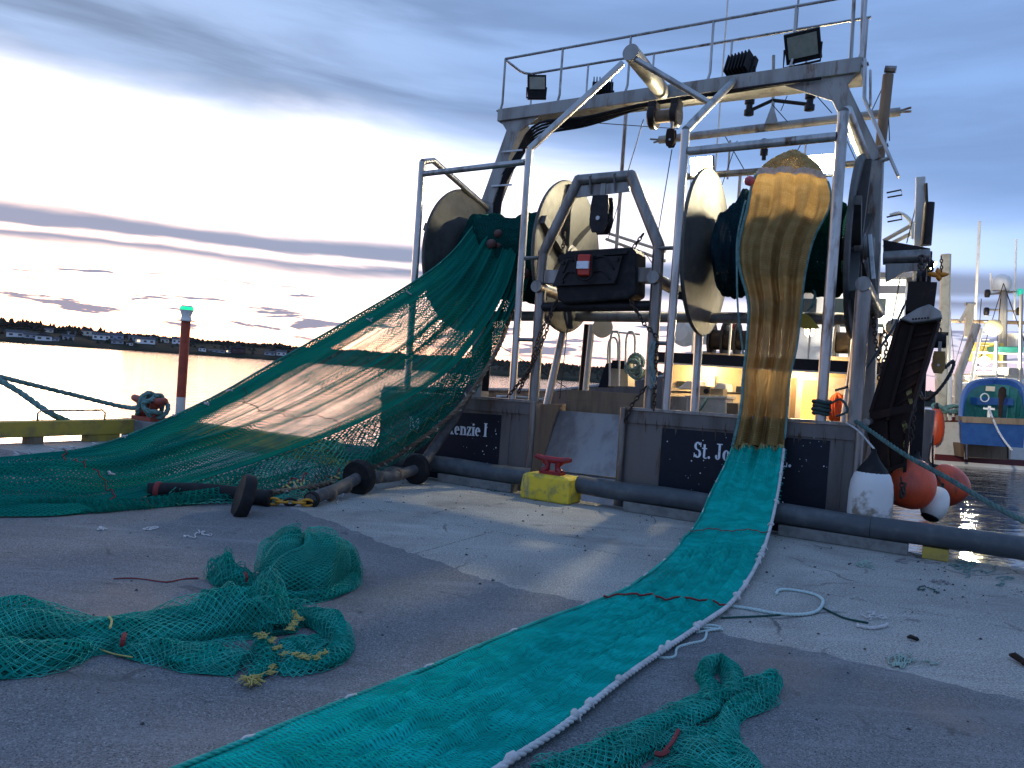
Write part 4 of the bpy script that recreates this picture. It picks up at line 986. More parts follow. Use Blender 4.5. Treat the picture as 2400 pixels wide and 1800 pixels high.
tag(MB().prism([A(1665, 914, 13.5), A(1702, 920, 13.5), A(1700, 900, 13.5), A(1682, 897, 13.5)], WA * .5).build('fish_box', white, bevel=.02), 'white plastic fish box behind the smaller cardboard box', 'fish box')
tag(MB().prism([A(1702, 970, 12.5), A(1730, 972, 12.5), A(1730, 945, 12.5), A(1702, 944, 12.5)], WA * .4).build('crate', wood, bevel=.01), 'brown wooden crate between the tote and the amber net', 'crate')
cpts = []
for i in range(90):
    t = i / 89 * 2 * pi * 5; cpts.append(A(1486, 858, 13.0) + UA * (.16 * cos(t) + .05 * sin(.7 * t)) + WA * (.12 * sin(t * .9)) + ZA * (.14 * sin(t) + .08 * sin(.37 * t)))
tag(rope_mesh(cpts, .03).build('rope_bundle', mat('mint_rope', (.30, .42, .36), .8, 0, (.20, .30, .26), 10), smooth=True), 'pale mint rope bundle hung beside the cream console', 'rope')
b = rope_mesh([A(1533, 800, 9.68), A(1527, 850, 9.62), A(1534, 890, 9.66), A(1524, 912, 9.64)], .028)
for k in range(6): b.tube(curve([A(1530, 800 + 15 * k, 9.66), A(1520 + 4 * (k % 3), 830 + 12 * k, 9.6), A(1532, 880 + 5 * k, 9.62)], 10), .012, 5)
tag(b.build('rope_tail', mat('grey_green_rope', (.20, .26, .25), .85, 0, (.13, .18, .17), 10), smooth=True), 'grey-green rope tail knotted on the right leg of the centre frame', 'rope')
b = MB(); c = Q(-1.29, WT, 1.34)
for k in range(4):
    b.tube([c + (UA * cos(t * .52) + WA * sin(t * .52)) * (.085 + .012 * (k % 2)) + ZA * (.045 * k + .01 * sin(t)) for t in range(13)], .022, 6)
b.tube(curve([c + UA * .09 + ZA * .12, c + UA * .22 + ZA * .18 - WA * .1, c + UA * .30 + ZA * .05 - WA * .12, c + UA * .18 - ZA * .02 - WA * .1], 16), .014, 6)
tag(b.build('rope_lashing', mat('dark_rope', (.03, .06, .055), .85), smooth=True), 'dark rope lashing wound round the foot of the right frame post', 'rope')
tag(rope_mesh([Q(-1.15, WT + .02, 1.62), A(1990, 905, 9.9), A(2010, 890, 10.2), A(2090, 775, 11.2), A(2125, 705, 11.9)], .016, n=5).build('lifting_line', mat('dark_line', (.05, .07, .08), .8), smooth=True), 'thin dark line rising from the right post to the trawl door bracket', 'rope')

# ------------------------------------------------------------------ trawl door on the starboard quarter
td = thing('trawl_door', 'tall rust-brown steel trawl door leaning at the right stern corner', 'trawl door', A(2085, 1145, 10.3))
b = MB(); b.prism([A(x, y, 10.25) for (x, y) in ((2108, 750), (2137, 762), (2108, 880), (2078, 985), (2082, 1080), (2088, 1140), (2060, 1112), (2042, 1060), (2034, 1000), (2042, 962))], WA * .30 + UA * .02); b.build('leading_plate', rustm, td, bevel=.012)
b = MB(); b.prism([A(x, y, 10.35) for (x, y) in ((2141, 762), (2198, 752), (2172, 846), (2142, 937), (2128, 1000), (2120, 1060), (2124, 1122), (2092, 1146), (2086, 1080), (2082, 985), (2112, 880))], WA * .32 + UA * .03); b.build('trailing_plate', rustm, td, bevel=.012)
b = MB(); b.prism([A(x, y, 10.15) for (x, y) in ((2106, 748), (2150, 722), (2178, 712), (2204, 728), (2210, 746), (2170, 754), (2136, 757))], WA * .5); b.build('top_shoe', alud, td, bevel=.02)
b = MB()
for i in range(6): b.lathe(A(2140 + i * 7, 748 - i * .6, 10.14), -WA, [(.012, 0), (.012, .006)], 8)
b.build('shoe_bolt_row', dark, td, kind='stuff')
for (y0, y1, x0, x1) in ((966, 986, 2038, 2140), (1104, 1116, 2054, 2122)):
    b = MB(); b.prism([A(x0, y0, 10.2), A(x1, y0 - 20, 10.2), A(x1, y1 - 24, 10.2), A(x0, y1, 10.2)], -WA * .03); b.build('cross_rib', rustm, td)
for (x0, y0, x1, y1, w_) in ((2106, 756, 2040, 966, 10.22), (2139, 764, 2080, 984, 10.22), (2196, 756, 2142, 934, 10.32), (2034, 1002, 2062, 1110, 10.22), (2126, 1004, 2120, 1116, 10.32)):
    b = MB(); b.beam(A(x0, y0, w_), A(x1, y1, w_), .035, .05, WA); b.build('edge_bar', rustm, td)
for k in range(6):
    f_ = (k + .5) / 6; b = MB(); b.beam(A(2146 - 62 * f_, 770 + 205 * f_, 10.33), A(2190 - 54 * f_, 764 + 172 * f_, 10.33), .03, .03, WA); b.build('stiffener', rustm, td)
rp = random.Random(14); ypat = mat('yellow_patch', (.30, .24, .08), .65, 0, (.05, .035, .02), 16, .42, .60, spec=.2)
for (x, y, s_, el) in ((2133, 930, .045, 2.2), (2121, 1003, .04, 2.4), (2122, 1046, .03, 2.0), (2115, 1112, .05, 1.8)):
    b = MB(); c = A(x, y, 10.33); b.prism([c + UA * (cos(t_) * s_ * rp.uniform(.5, 1.1) - sin(t_) * s_ * .5) + ZA * (sin(t_) * s_ * el * rp.uniform(.7, 1.3)) for t_ in (0, .9, 1.7, 2.6, 3.5, 4.4, 5.4)], -WA * .006); b.build('yellow_patch', ypat, td)  # irregular upright yellow patches, blotched dark, along the door's right edge
b = MB(); b.chain([A(2112, 1120, 10.1), A(2118, 1160, 10.05), A(2110, 1165, 10.05), A(2122, 1135, 10.1)], .08, .011); b.chain([A(2080, 1130, 10.1), A(2085, 1160, 10.1), A(2095, 1172, 10.1)], .07, .009); b.build('chain', chainm, td, smooth='auto')
b = MB(); b.beam(A(2152, 665, 10.9), A(2145, 735, 10.7), .10, .22, UA); b.beam(A(2175, 665, 10.9), A(2166, 735, 10.7), .08, .2, UA); b.build('towing_bracket', rustm, td)
b = MB(); b.chain([A(2160, 600, 11.4), A(2158, 640, 11.1), A(2156, 690, 10.9)], .12, .018); b.build('hanging_chain', chainm, td, smooth='auto')
b = MB(); b.lathe(A(2160, 652, 11.1), UA, [(.03, -.06), (.11, -.05), (.08, 0), (.11, .05), (.03, .06)], 16); b.build('top_sheave', dark, td, smooth='auto')
# block, tackle and an orange float ornament hanging by the door
bk = block_pulley(2200, 850, 11.2, .55, 'brass-brown pulley block swinging right of the trawl door', mat('bronze_block', (.34, .20, .06), .5, .3, (.22, .13, .05), 8))
t = thing('hanging_roller', 'short dark roller on a chain right of the trawl door', 'roller', A(2203, 806, 11.3))
b = MB(); b.tube([A(2185, 798, 11.3), A(2218, 798, 11.3)], .10, 14); b.build('drum', dark, t, smooth='auto')
b = MB(); b.box(A(2202, 782, 11.3), .20, .05, .04); b.chain([A(2200, 755, 11.3), A(2202, 780, 11.3)], .07, .01); b.build('hanger', chainm, t)
t = thing('hanging_hook', 'small orange winged hook hung from the post by the second boat', 'hook', A(2200, 655, 11.6))
b = MB(); c = A(2200, 645, 11.6)
for (dx, dz) in ((-.16, .02), (.12, .015), (-.02, .10), (.012, -.08)): b.tube([c, c + UA * dx * .5 + ZA * (dz * .6), c + UA * dx + ZA * dz], [.035, .035, .008], 8)
b.build('hook', mat('orange_paint', (.75, .25, .02), .5), t, smooth=True)
b = MB(); b.chain([A(2206, 600, 11.6), A(2207, 638, 11.6)], .05, .008); b.build('chain', chainm, t)
tag(rope_mesh([A(2150, 900, 11.6), A(2165, 935, 11.4), A(2190, 925, 11.3), A(2225, 880, 11.4), A(2236, 846, 11.5), A(2215, 862, 11.4)], .022, n=5).build('hydraulic_hose', mat('black_hose', (.015, .016, .02), .5), smooth=True), 'black hose loop hanging between the two boats', 'hose')
# side floodlight, lit, on the starboard bracket
p = A(2183, 622, 12.0); flood(p, UA * .8 + WA * .2 - ZA * .5, .14, True)
ld = bpy.data.lights.new('side_flood_lamp', 'SPOT'); ld.energy = 3200; ld.color = (1, .94, .84); ld.spot_size = radians(70); ld.spot_blend = .8; ld.shadow_soft_size = .08
lo = bpy.data.objects.new('side_flood_lamp', ld); COL.objects.link(lo); lo.location = p + UA * .25 + WA * .15; lo.rotation_euler = (D(2330, 980, 25) - p).to_track_quat('-Z', 'Y').to_euler()

# ------------------------------------------------------------------ fenders
def fender(c, rx, h, m, name, label, cone=False, axis=ZA, group=None):
    t = thing(name, label, 'fender', c - ZA * (h / 2), group)
    b = MB()
    if cone:
        b.lathe(c, axis, [(rx * .86, -h * .62), (rx * .98, -h * .5), (rx, -h * .2), (rx * .98, h * .1), (rx * .93, h * .24), (rx * .80, h * .36), (rx * .66, h * .40)], 28)
        b.build('body', m, t, smooth='auto'); b = MB(); b.lathe(c, axis, [(rx * .74, h * .37), (rx * .62, h * .44), (rx * .3, h * .56), (rx * .13, h * .66), (rx * .10, h * .72)], 20); b.build('neck', black, t, smooth='auto')
    else:
        pr = []
        for i in range(15):
            a = -pi / 2 + pi * i / 14; rr = cos(a) ** .8 if cos(a) > 0 else 0
            pr.append((max(.015, rx * rr * (1 - .08 * sin(a))), h / 2 * sin(a)))
        b.lathe(c, axis, pr, 28); b.build('body', m, t, smooth='auto')
        b = MB(); b.lathe(c, axis, [(rx * .42, h * .452), (rx * .26, h * .50), (rx * .12, h * .58), (rx * .10, h * .64)], 16); b.build('neck', black, t, smooth='auto')
    return t
f1 = A(2040, 1170, 9.42)
fd = fender(f1, .232, .78, buoyw, 'fender', 'large dirty white cylinder fender with black cone at the stern corner', True)
b = rope_mesh([f1 + ZA * .56, A(2012, 1010, 9.62), Q(-1.0, WT - .06, 1.25)], .012, n=5); b.build('lanyard', ropew, fd, smooth=True)
f2 = A(2131, 1132, 10.55); fd = fender(f2, .30, .62, buoyo, 'fender', 'faded orange-red round buoy fender under the trawl door', axis=ZA + UA * .15 + WA * .2)
f3 = A(2192, 1180, 11.0); ax3 = (WA * .35 + UA * .22 + ZA * .8).normalized(); fd = fender(f3, .155, .44, white, 'fender', 'small white fender with a black end disc beside the orange buoy', axis=ax3)
b = MB(); b.lathe(f3 - ax3 * .17, -ax3, [(.10, 0), (.105, .03), (.06, .06), (.02, .062)], 18); b.build('end_disc', black, fd, smooth='auto')
b = rope_mesh([f3 + ax3 * .25, A(2178, 1080, 11.3), A(2182, 1040, 11.6)], .012, n=5); b.build('lanyard', mat('dark_line2', (.03, .03, .035), .8), fd, smooth=True)
f4 = A(2217, 1136, 14.2); fd = fender(f4, .325, .66, buoyo, 'fender', 'brightest orange-red buoy fender floating at the far right of the stern', axis=ZA * .75 - UA * .62)
b = rope_mesh([f4 - UA * .2 + ZA * .24, A(2186, 1075, 14), A(2186, 1020, 14)], .016, n=5); b.build('lanyard', mat('dark_line2', (.03, .03, .035), .8), fd, smooth=True)
tag(rope_mesh([Q(-.95, WT, 1.30), A(2040, 1010, 9.5), A(2120, 1065, 8.9), A(2220, 1120, 8.4), A(2330, 1185, 7.9), A(2440, 1240, 7.5), A(2600, 1310, 7.0)], .025).build('mooring_rope', mat('worn_green_rope', (.075, .155, .145), .85, 0, (.04, .085, .08), 12, .4, .7, .4, 120), smooth=True), 'taut teal mooring rope running from the stern corner off the right edge', 'rope')

# ------------------------------------------------------------------ second boat, farther along the pier
Y2 = 26.0
sb = thing('fishing_boat', 'white fishing boat with lit deck and mast moored beyond on the right', 'boat', D(2320, 1090, Y2))
def D2(x, y, dy=0): return D(x, y, Y2 + dy)
FY = V((0, 1, 0))
def bpart(name, mb, m, smooth='auto', par=None, **k): return mb.build(name, m, par if par is not None else sb, smooth=smooth, **k)
b = MB(); q = [D2(2192, 1082), D2(2620, 1112), D2(2620, 985), D2(2196, 978)]; q[0].z = q[1].z = WATER - .3
b.prism(q, FY * 9); bpart('hull', b, white, False)
b = MB(); b.prism([D2(2190, 1078, -.03), D2(2620, 1108, -.03), D2(2620, 1094, -.03), D2(2192, 1064, -.03)], FY * .03); bpart('boot_stripe', b, redstr, False)
b = MB(); b.prism([D2(2194, 988, -.06), D2(2620, 996, -.06), D2(2620, 986, -.06), D2(2196, 976, -.06)], FY * .1); bpart('rub_rail', b, redstr, False)
b = MB(); b.prism([D2(2290, 985, 5), D2(2520, 990, 5), D2(2520, 880, 5), D2(2286, 876, 5)], FY * 3); bpart('deckhouse', b, cream, False)
b = MB(); b.prism([D2(2262, 890, 2), D2(2400, 898, 2), D2(2400, 888, 2), D2(2262, 880, 2)], FY * 2); bpart('deck_canopy', b, white, False)
def bt_(name, pts, r, m=white, n=8): b = MB(); b.tube(pts, r, n); return bpart(name, b, m)
bt_('stern_post', [D2(2206, 985, -.2), D2(2217, 596, -.2)], .16, mat('cream_steel', (.62, .55, .38), .5, 0, (.45, .38, .26), 3)); bt_('stern_post', [D2(2226, 985, -.1), D2(2222, 600, -.1)], .07)
bt_('whip_aerial', [D2(2284, 780, 3), D2(2296, 518, 3)], .05); bt_('whip_aerial', [D2(2377, 750, 3), D2(2382, 560, 3)], .03); bt_('whip_aerial', [D2(2323, 690, 3), D2(2322, 640, 3)], .03)
bt_('mast', [D2(2348, 960, 3), D2(2352, 660, 3)], .14, galv); bt_('mast_arm', [D2(2315, 690, 3), D2(2392, 682, 3)], .04, galv); bt_('mast_arm', [D2(2310, 725, 3), D2(2392, 730, 3)], .04, galv)
bt_('yard', [D2(2226, 752, 3), D2(2410, 757, 3)], .07, wood)
b = MB(); c = D2(2346, 672, 3); b.lathe(c, ZA, [(.30, -.15), (.34, 0), (.34, .18), (.26, .36), (.10, .45), (.02, .46)], 20); bpart('radar_dome', b, white)
for (x, y, m) in ((2314, 688, dark), (2391, 686, mat('boat_green_lamp', (.03, .25, .18), .4, emit=(.02, .6, .4), estr=.5)), (2312, 730, dark), (2388, 730, dark)):
    b = MB(); b.lathe(D2(x, y, 2.9), ZA, [(.08, -.14), (.10, -.05), (.10, .1), (.06, .15)], 12); bpart('nav_lamp', b, m)
bt_('gallows_leg', [D2(2244, 985, 0), D2(2246, 880, 0), D2(2290, 760, 0)], .13, galv); bt_('gallows_leg', [D2(2268, 790, 1), D2(2274, 712, 1)], .13, cream); bt_('gallows_leg', [D2(2250, 755, 1), D2(2274, 712, 1)], .06, cream)
b = MB(); c = D2(2328, 768, 2); b.lathe(c, UA * .2 + FY, [(.02, -.12), (.2, -.1), (.30, -.04), (.30, .04), (.2, .1), (.02, .12)], 20); bpart('yellow_float', b, mat('pale_float', (.62, .55, .30), .5))
for x in (2282, 2306, 2330, 2390): bt_('rail_post', [D2(x, 892, 2), D2(x + 1, 824, 2)], .03)
for y in (826, 846, 862): bt_('rail', [D2(2280, y, 2), D2(2405, y + 4, 2)], .03)
b = MB(); b.box(D2(2310, 826, 3), 1.1, .6, .7); bpart('yellow_bin', b, mat('yellow_bin', (.62, .50, .10), .6), False)
b = MB(); b.lathe(D2(2307, 846, 1.6), ZA, [(.05, -.16), (.17, -.08), (.17, .08), (.05, .16)], 12); bpart('deck_flood', b, mat('bright_deck_lamp', (1, .9, .7), .3, emit=(1, .86, .62), estr=26))
ld = bpy.data.lights.new('boat_deck_light', 'POINT'); ld.energy = 700; ld.color = (1, .86, .6); ld.shadow_soft_size = .2
lo = bpy.data.objects.new('boat_deck_light', ld); COL.objects.link(lo); lo.location = D2(2307, 850, 1.2)
for (x0, y0, x1, y1) in ((2352, 664, 2292, 860), (2352, 664, 2400, 800), (2300, 700, 2288, 880), (2345, 700, 2330, 880), (2360, 690, 2420, 850), (2216, 640, 2236, 840), (2278, 720, 2230, 880)):
    bt_('stay_wire', [D2(x0, y0, 2.5), D2(x1, y1, 2.5)], .014, dark, 5)
for k in range(7): bt_('ladder_rung', [D2(2308 - k * 1.5, 740 + 14 * k, 2.6), D2(2322 - k, 740 + 14 * k, 2.6)], .018)
b = MB(); b.prism([D2(2258, 1040, -.9), D2(2370, 1048, -.9), D2(2368, 1078, -.9), D2(2262, 1072, -.9)], FY * .6); bpart('stern_platform', b, wood, False)
for x in (2264, 2364): bt_('platform_post', [D2(x, 1022, -.9), D2(x, 1076, -.9)], .05, alu)
rb2 = random.Random(8)
for (x0, y0, x1, y1, dp, m, nm) in ((2300, 890, 2340, 872, 1, white, 'deck_box'), (2362, 880, 2400, 862, 1, galv, 'deck_box'), (2268, 905, 2296, 880, 2, cream, 'winch_housing'), (2236, 985, 2262, 930, 1, galv, 'bulwark_gear'), (2340, 826, 2400, 812, 2, tealp, 'folded_net'), (2382, 812, 2420, 780, 2.5, white, 'wheelhouse_side')):
    b = MB(); b.prism([D2(x0, y0, dp), D2(x1, y0, dp), D2(x1, y1, dp), D2(x0, y1, dp)], FY * .7); bpart(nm, b, m, False, bevel=.03)
for (x0, y0, x1, y1) in ((2258, 985, 2300, 770), (2290, 880, 2352, 880), (2240, 880, 2276, 800), (2262, 712, 2286, 712), (2236, 900, 2290, 900), (2330, 985, 2336, 800), (2390, 900, 2394, 690)):
    bt_('deck_frame', [D2(x0, y0, 1), D2(x1, y1, 1)], .055, white if rb2.random() < .6 else galv)
tag(fender(D2(2192, 1000, -.4), .28, 1.25, buoyo, 'fender', 'tall narrow orange fender on the left corner of the white boat'), 'tall narrow orange fender on the left corner of the white boat', 'fender')
cpts = []
for i in range(70):
    t = i / 69 * 2 * pi * 4; cpts.append(D2(2228, 968, -.3) + V((.45 * cos(t) + .2 * sin(.6 * t), .25 * sin(t), .14 + .12 * sin(1.7 * t))))
tag(rope_mesh(cpts, .05).build('rope_heap', ropem, smooth=True), 'green rope heap on the left stern corner of the white boat', 'rope')
# blue skiff hauled up on her stern
YS = 23.0
sk = thing('skiff', 'blue open skiff with teal inside hauled up on the stern of the white boat', 'skiff', D(2335, 1040, YS))
def DS(x, y, dy=0): return D(x, y, YS + dy)
outer = [(2252, 992), (2252, 960), (2256, 930), (2268, 905), (2290, 893), (2330, 889), (2370, 892), (2392, 902), (2402, 925), (2408, 960), (2408, 1000)]
rail_pts = [DS(x, y, 2.6 * max(0, 1 - abs(i - 5) / 5) ** .6) for i, (x, y) in enumerate(outer)]
b = MB(); vs = []; n = len(rail_pts)
keel = [DS(2262 + (x - 2252) * .84, 1034 + .04 * (x - 2252), .3 + 1.9 * max(0, 1 - abs(i - 5) / 5)) for i, (x, y) in enumerate(outer)]
b.add(rail_pts + keel, [(i, i + 1, n + i + 1, n + i) for i in range(n - 1)]); ho = b.build('hull', bluep, sk, smooth=True)
md = ho.modifiers.new('thick', 'SOLIDIFY'); md.thickness = .05
b = MB(); inner = [p.lerp(DS(2332, 985, 1.2), .10) - ZA * .03 for p in rail_pts]; fl = [k.lerp(DS(2332, 1010, 1.2), .16) + ZA * .16 for k in keel]
b.add(inner + fl, [(i, n + i, n + i + 1, i + 1) for i in range(n - 1)] + [tuple(n + i for i in range(n))]); b.build('inside', tealp, sk)
b = MB(); b.tube(curve(rail_pts, 40), .06, 8); b.build('gunwale', mat('skiff_rail', (.10, .17, .34), .45), sk, smooth=True)
b = MB(); b.prism([DS(2254, 1040, -.05), DS(2398, 1050, -.05), DS(2404, 992, -.05), DS(2252, 985, -.05)], FY * .07); b.build('transom', bluep, sk)
b = MB(); b.prism([DS(2256, 990, -.10), DS(2402, 996, -.10), DS(2404, 982, -.10), DS(2254, 976, -.10)], FY * .18); b.build('transom_cap', wood, sk)
b = MB(); b.prism([DS(2290, 948, 1.2), DS(2375, 950, 1.2), DS(2375, 934, 1.2), DS(2290, 932, 1.2)], FY * .35); b.build('console', bluep, sk)
b = MB(); b.tube([DS(2308, 932, 1.1) + V((cos(t * .524), 0, sin(t * .524))) * .13 for t in range(12)], .02, 6, closed=True); b.build('wheel', white, sk, smooth=True)
b = MB(); b.box(DS(2321, 911, 2.2), .26, .04, .16); b.build('plate', cream, sk)
b = MB(); b.tube([DS(2344, 978, .1), DS(2346, 945, .1), DS(2349, 920, .2)], [.05, .06, .10], 8); b.lathe(DS(2349, 922, .2), ZA, [(.05, -.2), (.11, -.1), (.10, .12), (.04, .2)], 12); b.build('outboard_lever', rustm, sk, smooth='auto')
b = MB(); b.box(DS(2318, 965, .3), .08, .08, .35); b.box(DS(2318, 958, .3), .3, .08, .06); b.build('tow_bitt', white, sk)
tag(rope_mesh([DS(2318, 958, .2), DS(2335, 1000, -.3), DS(2352, 1030, -.8), DS(2372, 1056, -1.0)], .03).build('tow_rope', ropew, smooth=True), 'white tow rope from the skiff bitt down over its stern', 'rope')

# ------------------------------------------------------------------ netting
def net_mat(name, col, col2, cu, cv, t0, tvar=0.10, bump=0.6, transl=0.35, ns=1.0, gap=.25):
    """fine knotted netting: threads along two diagonals of the sheet's own UV, open between them"""
    m = bpy.data.materials.new(name); m.use_nodes = True; nt = m.node_tree
    nt.nodes.remove(nt.nodes['Principled BSDF']); out = nt.nodes['Material Output']
    M = lambda *a, **k: nmath(nt, *a, **k)
    uv = nt.nodes.new('ShaderNodeUVMap').outputs[0]; sx = nt.nodes.new('ShaderNodeSeparateXYZ'); nt.links.new(uv, sx.inputs[0])
    wob = nt.nodes.new('ShaderNodeTexNoise'); wob.inputs['Scale'].default_value = 7.0; wob.inputs['Detail'].default_value = 3; nt.links.new(uv, wob.inputs['Vector'])
    wv = M('MULTIPLY', M('SUBTRACT', wob.outputs['Fac'], .5), 1.6)
    a = M('ADD', M('DIVIDE', sx.outputs[0], cu), wv); b_ = M('ADD', M('DIVIDE', sx.outputs[1], cv), M('MULTIPLY', wv, .7))
    d1 = M('PINGPONG', M('ADD', a, b_), .5); d2 = M('PINGPONG', M('SUBTRACT', a, b_), .5); d = M('MINIMUM', d1, d2)
    at = nt.nodes.new('ShaderNodeAttribute'); at.attribute_name = 'dens'
    mp = nt.nodes.new('ShaderNodeMapping'); mp.inputs['Scale'].default_value = (9 * ns, 1.0, 1) if ns >= 1 else (2.4, 6.5, 1)
    if ns < 1: mp.inputs['Rotation'].default_value = (0, 0, .45)
    nt.links.new(uv, mp.inputs[0])
    st = nnoise(nt, mp.outputs[0], 1.0, 5.0, .65, .4)
    th = M('ADD', M('ADD', at.outputs['Fac'], t0), M('MULTIPLY', M('SUBTRACT', st, .5), tvar * 4))
    th = M('ADD', th, M('MULTIPLY', M('SUBTRACT', nnoise(nt, uv, 6.0, 4.0, .6), .5), tvar * 2.5))
    al = nsmooth(nt, M('SUBTRACT', th, d), -.02, .02)
    c = nmix(nt, nsmooth(nt, st, .35, .68), col, col2)
    c = nmix(nt, M('MULTIPLY', nsmooth(nt, d, .05, .30), .55), c, tuple(x * gap for x in col))
    df = nt.nodes.new('ShaderNodeBsdfDiffuse'); tl = nt.nodes.new('ShaderNodeBsdfTranslucent'); mx = nt.nodes.new('ShaderNodeMixShader'); mx.inputs[0].default_value = transl
    nt.links.new(c, df.inputs[0]); nt.links.new(c, tl.inputs[0])
    bp = nt.nodes.new('ShaderNodeBump'); bp.inputs['Strength'].default_value = bump; bp.inputs['Distance'].default_value = .012
    nt.links.new(M('ADD', M('MULTIPLY', d, -1.0), M('MULTIPLY', st, 1.2)), bp.inputs['Height']); nt.links.new(bp.outputs[0], df.inputs['Normal'])
    nt.links.new(df.outputs[0], mx.inputs[1]); nt.links.new(tl.outputs[0], mx.inputs[2])
    tr = nt.nodes.new('ShaderNodeBsdfTransparent'); fx = nt.nodes.new('ShaderNodeMixShader')
    nt.links.new(al, fx.inputs[0]); nt.links.new(tr.outputs[0], fx.inputs[1]); nt.links.new(mx.outputs[0], fx.inputs[2]); nt.links.new(fx.outputs[0], out.inputs[0])
    return m
NG = (.006, .185, .140); NG2 = (.014, .290, .215)
netg = net_mat('green_trawl_netting', NG, NG2, .046, .055, .155, .085)
netd = net_mat('green_wing_netting', (.005, .16, .12), (.010, .23, .175), .055, .07, .175, .075)
nett = net_mat('teal_strip_netting', (.006, .44, .36), (.014, .68, .58), .062, .019, .40, .025, 1.0, .15, .45, .6)
neta = net_mat('amber_strip_netting', (.44, .265, .095), (.55, .36, .145), .075, .026, .40, .025, 1.0, .30, .45, .45)
neth = net_mat('heap_netting', (.006, .23, .175), (.012, .34, .265), .030, .030, .20, .05, .8, .2)
def cores(parent):
    for (g, per) in CORES: sheet(g, 'inner_netting', neth, parent, ulen=per)
    CORES.clear()
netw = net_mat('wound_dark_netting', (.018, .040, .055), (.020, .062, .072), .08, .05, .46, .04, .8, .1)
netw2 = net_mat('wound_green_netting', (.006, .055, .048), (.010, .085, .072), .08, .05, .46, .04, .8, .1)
tealtw = mat('green_twine', (.008, .29, .225), .75, 0, (.016, .44, .35), 5.0, .4, .65)
darktw = mat('dark_green_twine', (.005, .16, .12), .75, 0, (.012, .25, .19), 5.0, .4, .65)
yeltw = mat('yellow_twine', (.50, .41, .13), .8); redtw = mat('red_twine', (.22, .03, .03), .8); ambtw = mat('amber_twine', (.40, .27, .09), .75, 0, (.55, .42, .19), 7, .4, .65)
browntw = mat('brown_footrope', (.11, .075, .05), .9, 0, (.20, .15, .10), 9, .4, .65, .4, 60)

def ep(px, py, w=None, z=None): return A(px, py, w) if w is not None else G(px, py, z)
def loftgrid(E0, E1, k, nt_, fn=None):
    a = catmull([tuple(p) for p in E0], k); b2 = catmull([tuple(p) for p in E1], k)
    t = np.linspace(0, 1, nt_)[None, :, None]; g = a[:, None, :] * (1 - t) + b2[:, None, :] * t
    if fn is not None:
        ns = g.shape[0]
        ds = np.gradient(g, axis=0); dt = np.gradient(g, axis=1); nrm = np.cross(ds, dt); nrm /= (np.linalg.norm(nrm, axis=2, keepdims=True) + 1e-9)
        s = np.linspace(0, 1, ns)[:, None] * np.ones((1, nt_)); tt = np.ones((ns, 1)) * np.linspace(0, 1, nt_)[None, :]
        f = fn(s, tt)
        if isinstance(f, tuple): g = g + nrm * f[0][..., None]; g[..., 2] += f[1]
        else: g = g + nrm * f[..., None]
    return g
def sheet(g, name, m, parent=None, dens=None, zmin=None, ulen=None):
    ns, nt_, _ = g.shape
    if zmin is not None: g[..., 2] = np.maximum(g[..., 2], zmin)
    b = MB(); b.v = [tuple(p) for p in g.reshape(-1, 3)]
    b.f = [(i * nt_ + j, i * nt_ + j + 1, (i + 1) * nt_ + j + 1, (i + 1) * nt_ + j) for i in range(ns - 1) for j in range(nt_ - 1)]
    mid = g[:, nt_ // 2]; L = np.r_[0, np.cumsum(np.linalg.norm(np.diff(mid, axis=0), axis=1))]
    wd = np.linalg.norm(np.diff(g, axis=1), axis=2).sum(1).mean() if ulen is None else ulen
    uu = np.linspace(0, wd, nt_)
    b.uv = [(uu[j], L[i]) for i in range(ns) for j in range(nt_)]
    o = b.build(name, m, parent, smooth=True)
    at = o.data.attributes.new('dens', 'FLOAT', 'POINT')
    dv = np.zeros((ns, nt_)) if dens is None else dens
    at.data.foreach_set('value', np.ascontiguousarray(dv, dtype=np.float32).ravel()); return o
def samp(g, s, t):
    ns, nt_, _ = g.shape; x = np.clip(s, 0, 1) * (ns - 1.001); y = np.clip(t, 0, 1) * (nt_ - 1.001); i = x.astype(int); j = y.astype(int); fx = (x - i)[..., None]; fy = (y - j)[..., None]
    return g[i, j] * (1 - fx) * (1 - fy) + g[i + 1, j] * fx * (1 - fy) + g[i, j + 1] * (1 - fx) * fy + g[i + 1, j + 1] * fx * fy
def strands(g, ni, nj, r, seed=0, jit=.18, drop=0.0):
    """diamond netting of real twine over the surface g: verts, faces"""
    rg = np.random.default_rng(seed)
    I, J = np.meshgrid(np.arange(ni + 1), np.arange(nj + 1), indexing='ij'); keep = ((I + J) % 2 == 0)
    s = (I + rg.normal(0, jit, I.shape)) / ni; t = (J + rg.normal(0, jit, I.shape)) / nj
    p = samp(g, s, t); seg = []
    for di, dj in ((1, 1), (1, -1)):
        a = p[:-1, :] if True else None
        if dj == 1: A0, A1, kk = p[:-1, :-1], p[1:, 1:], keep[:-1, :-1]
        else: A0, A1, kk = p[:-1, 1:], p[1:, :-1], keep[:-1, 1:]
        seg.append((A0[kk], A1[kk]))
    a = np.concatenate([x[0] for x in seg]); b2 = np.concatenate([x[1] for x in seg])
    if drop: k = rg.random(len(a)) > drop; a, b2 = a[k], b2[k]
    return seg_tubes(a, b2, r)
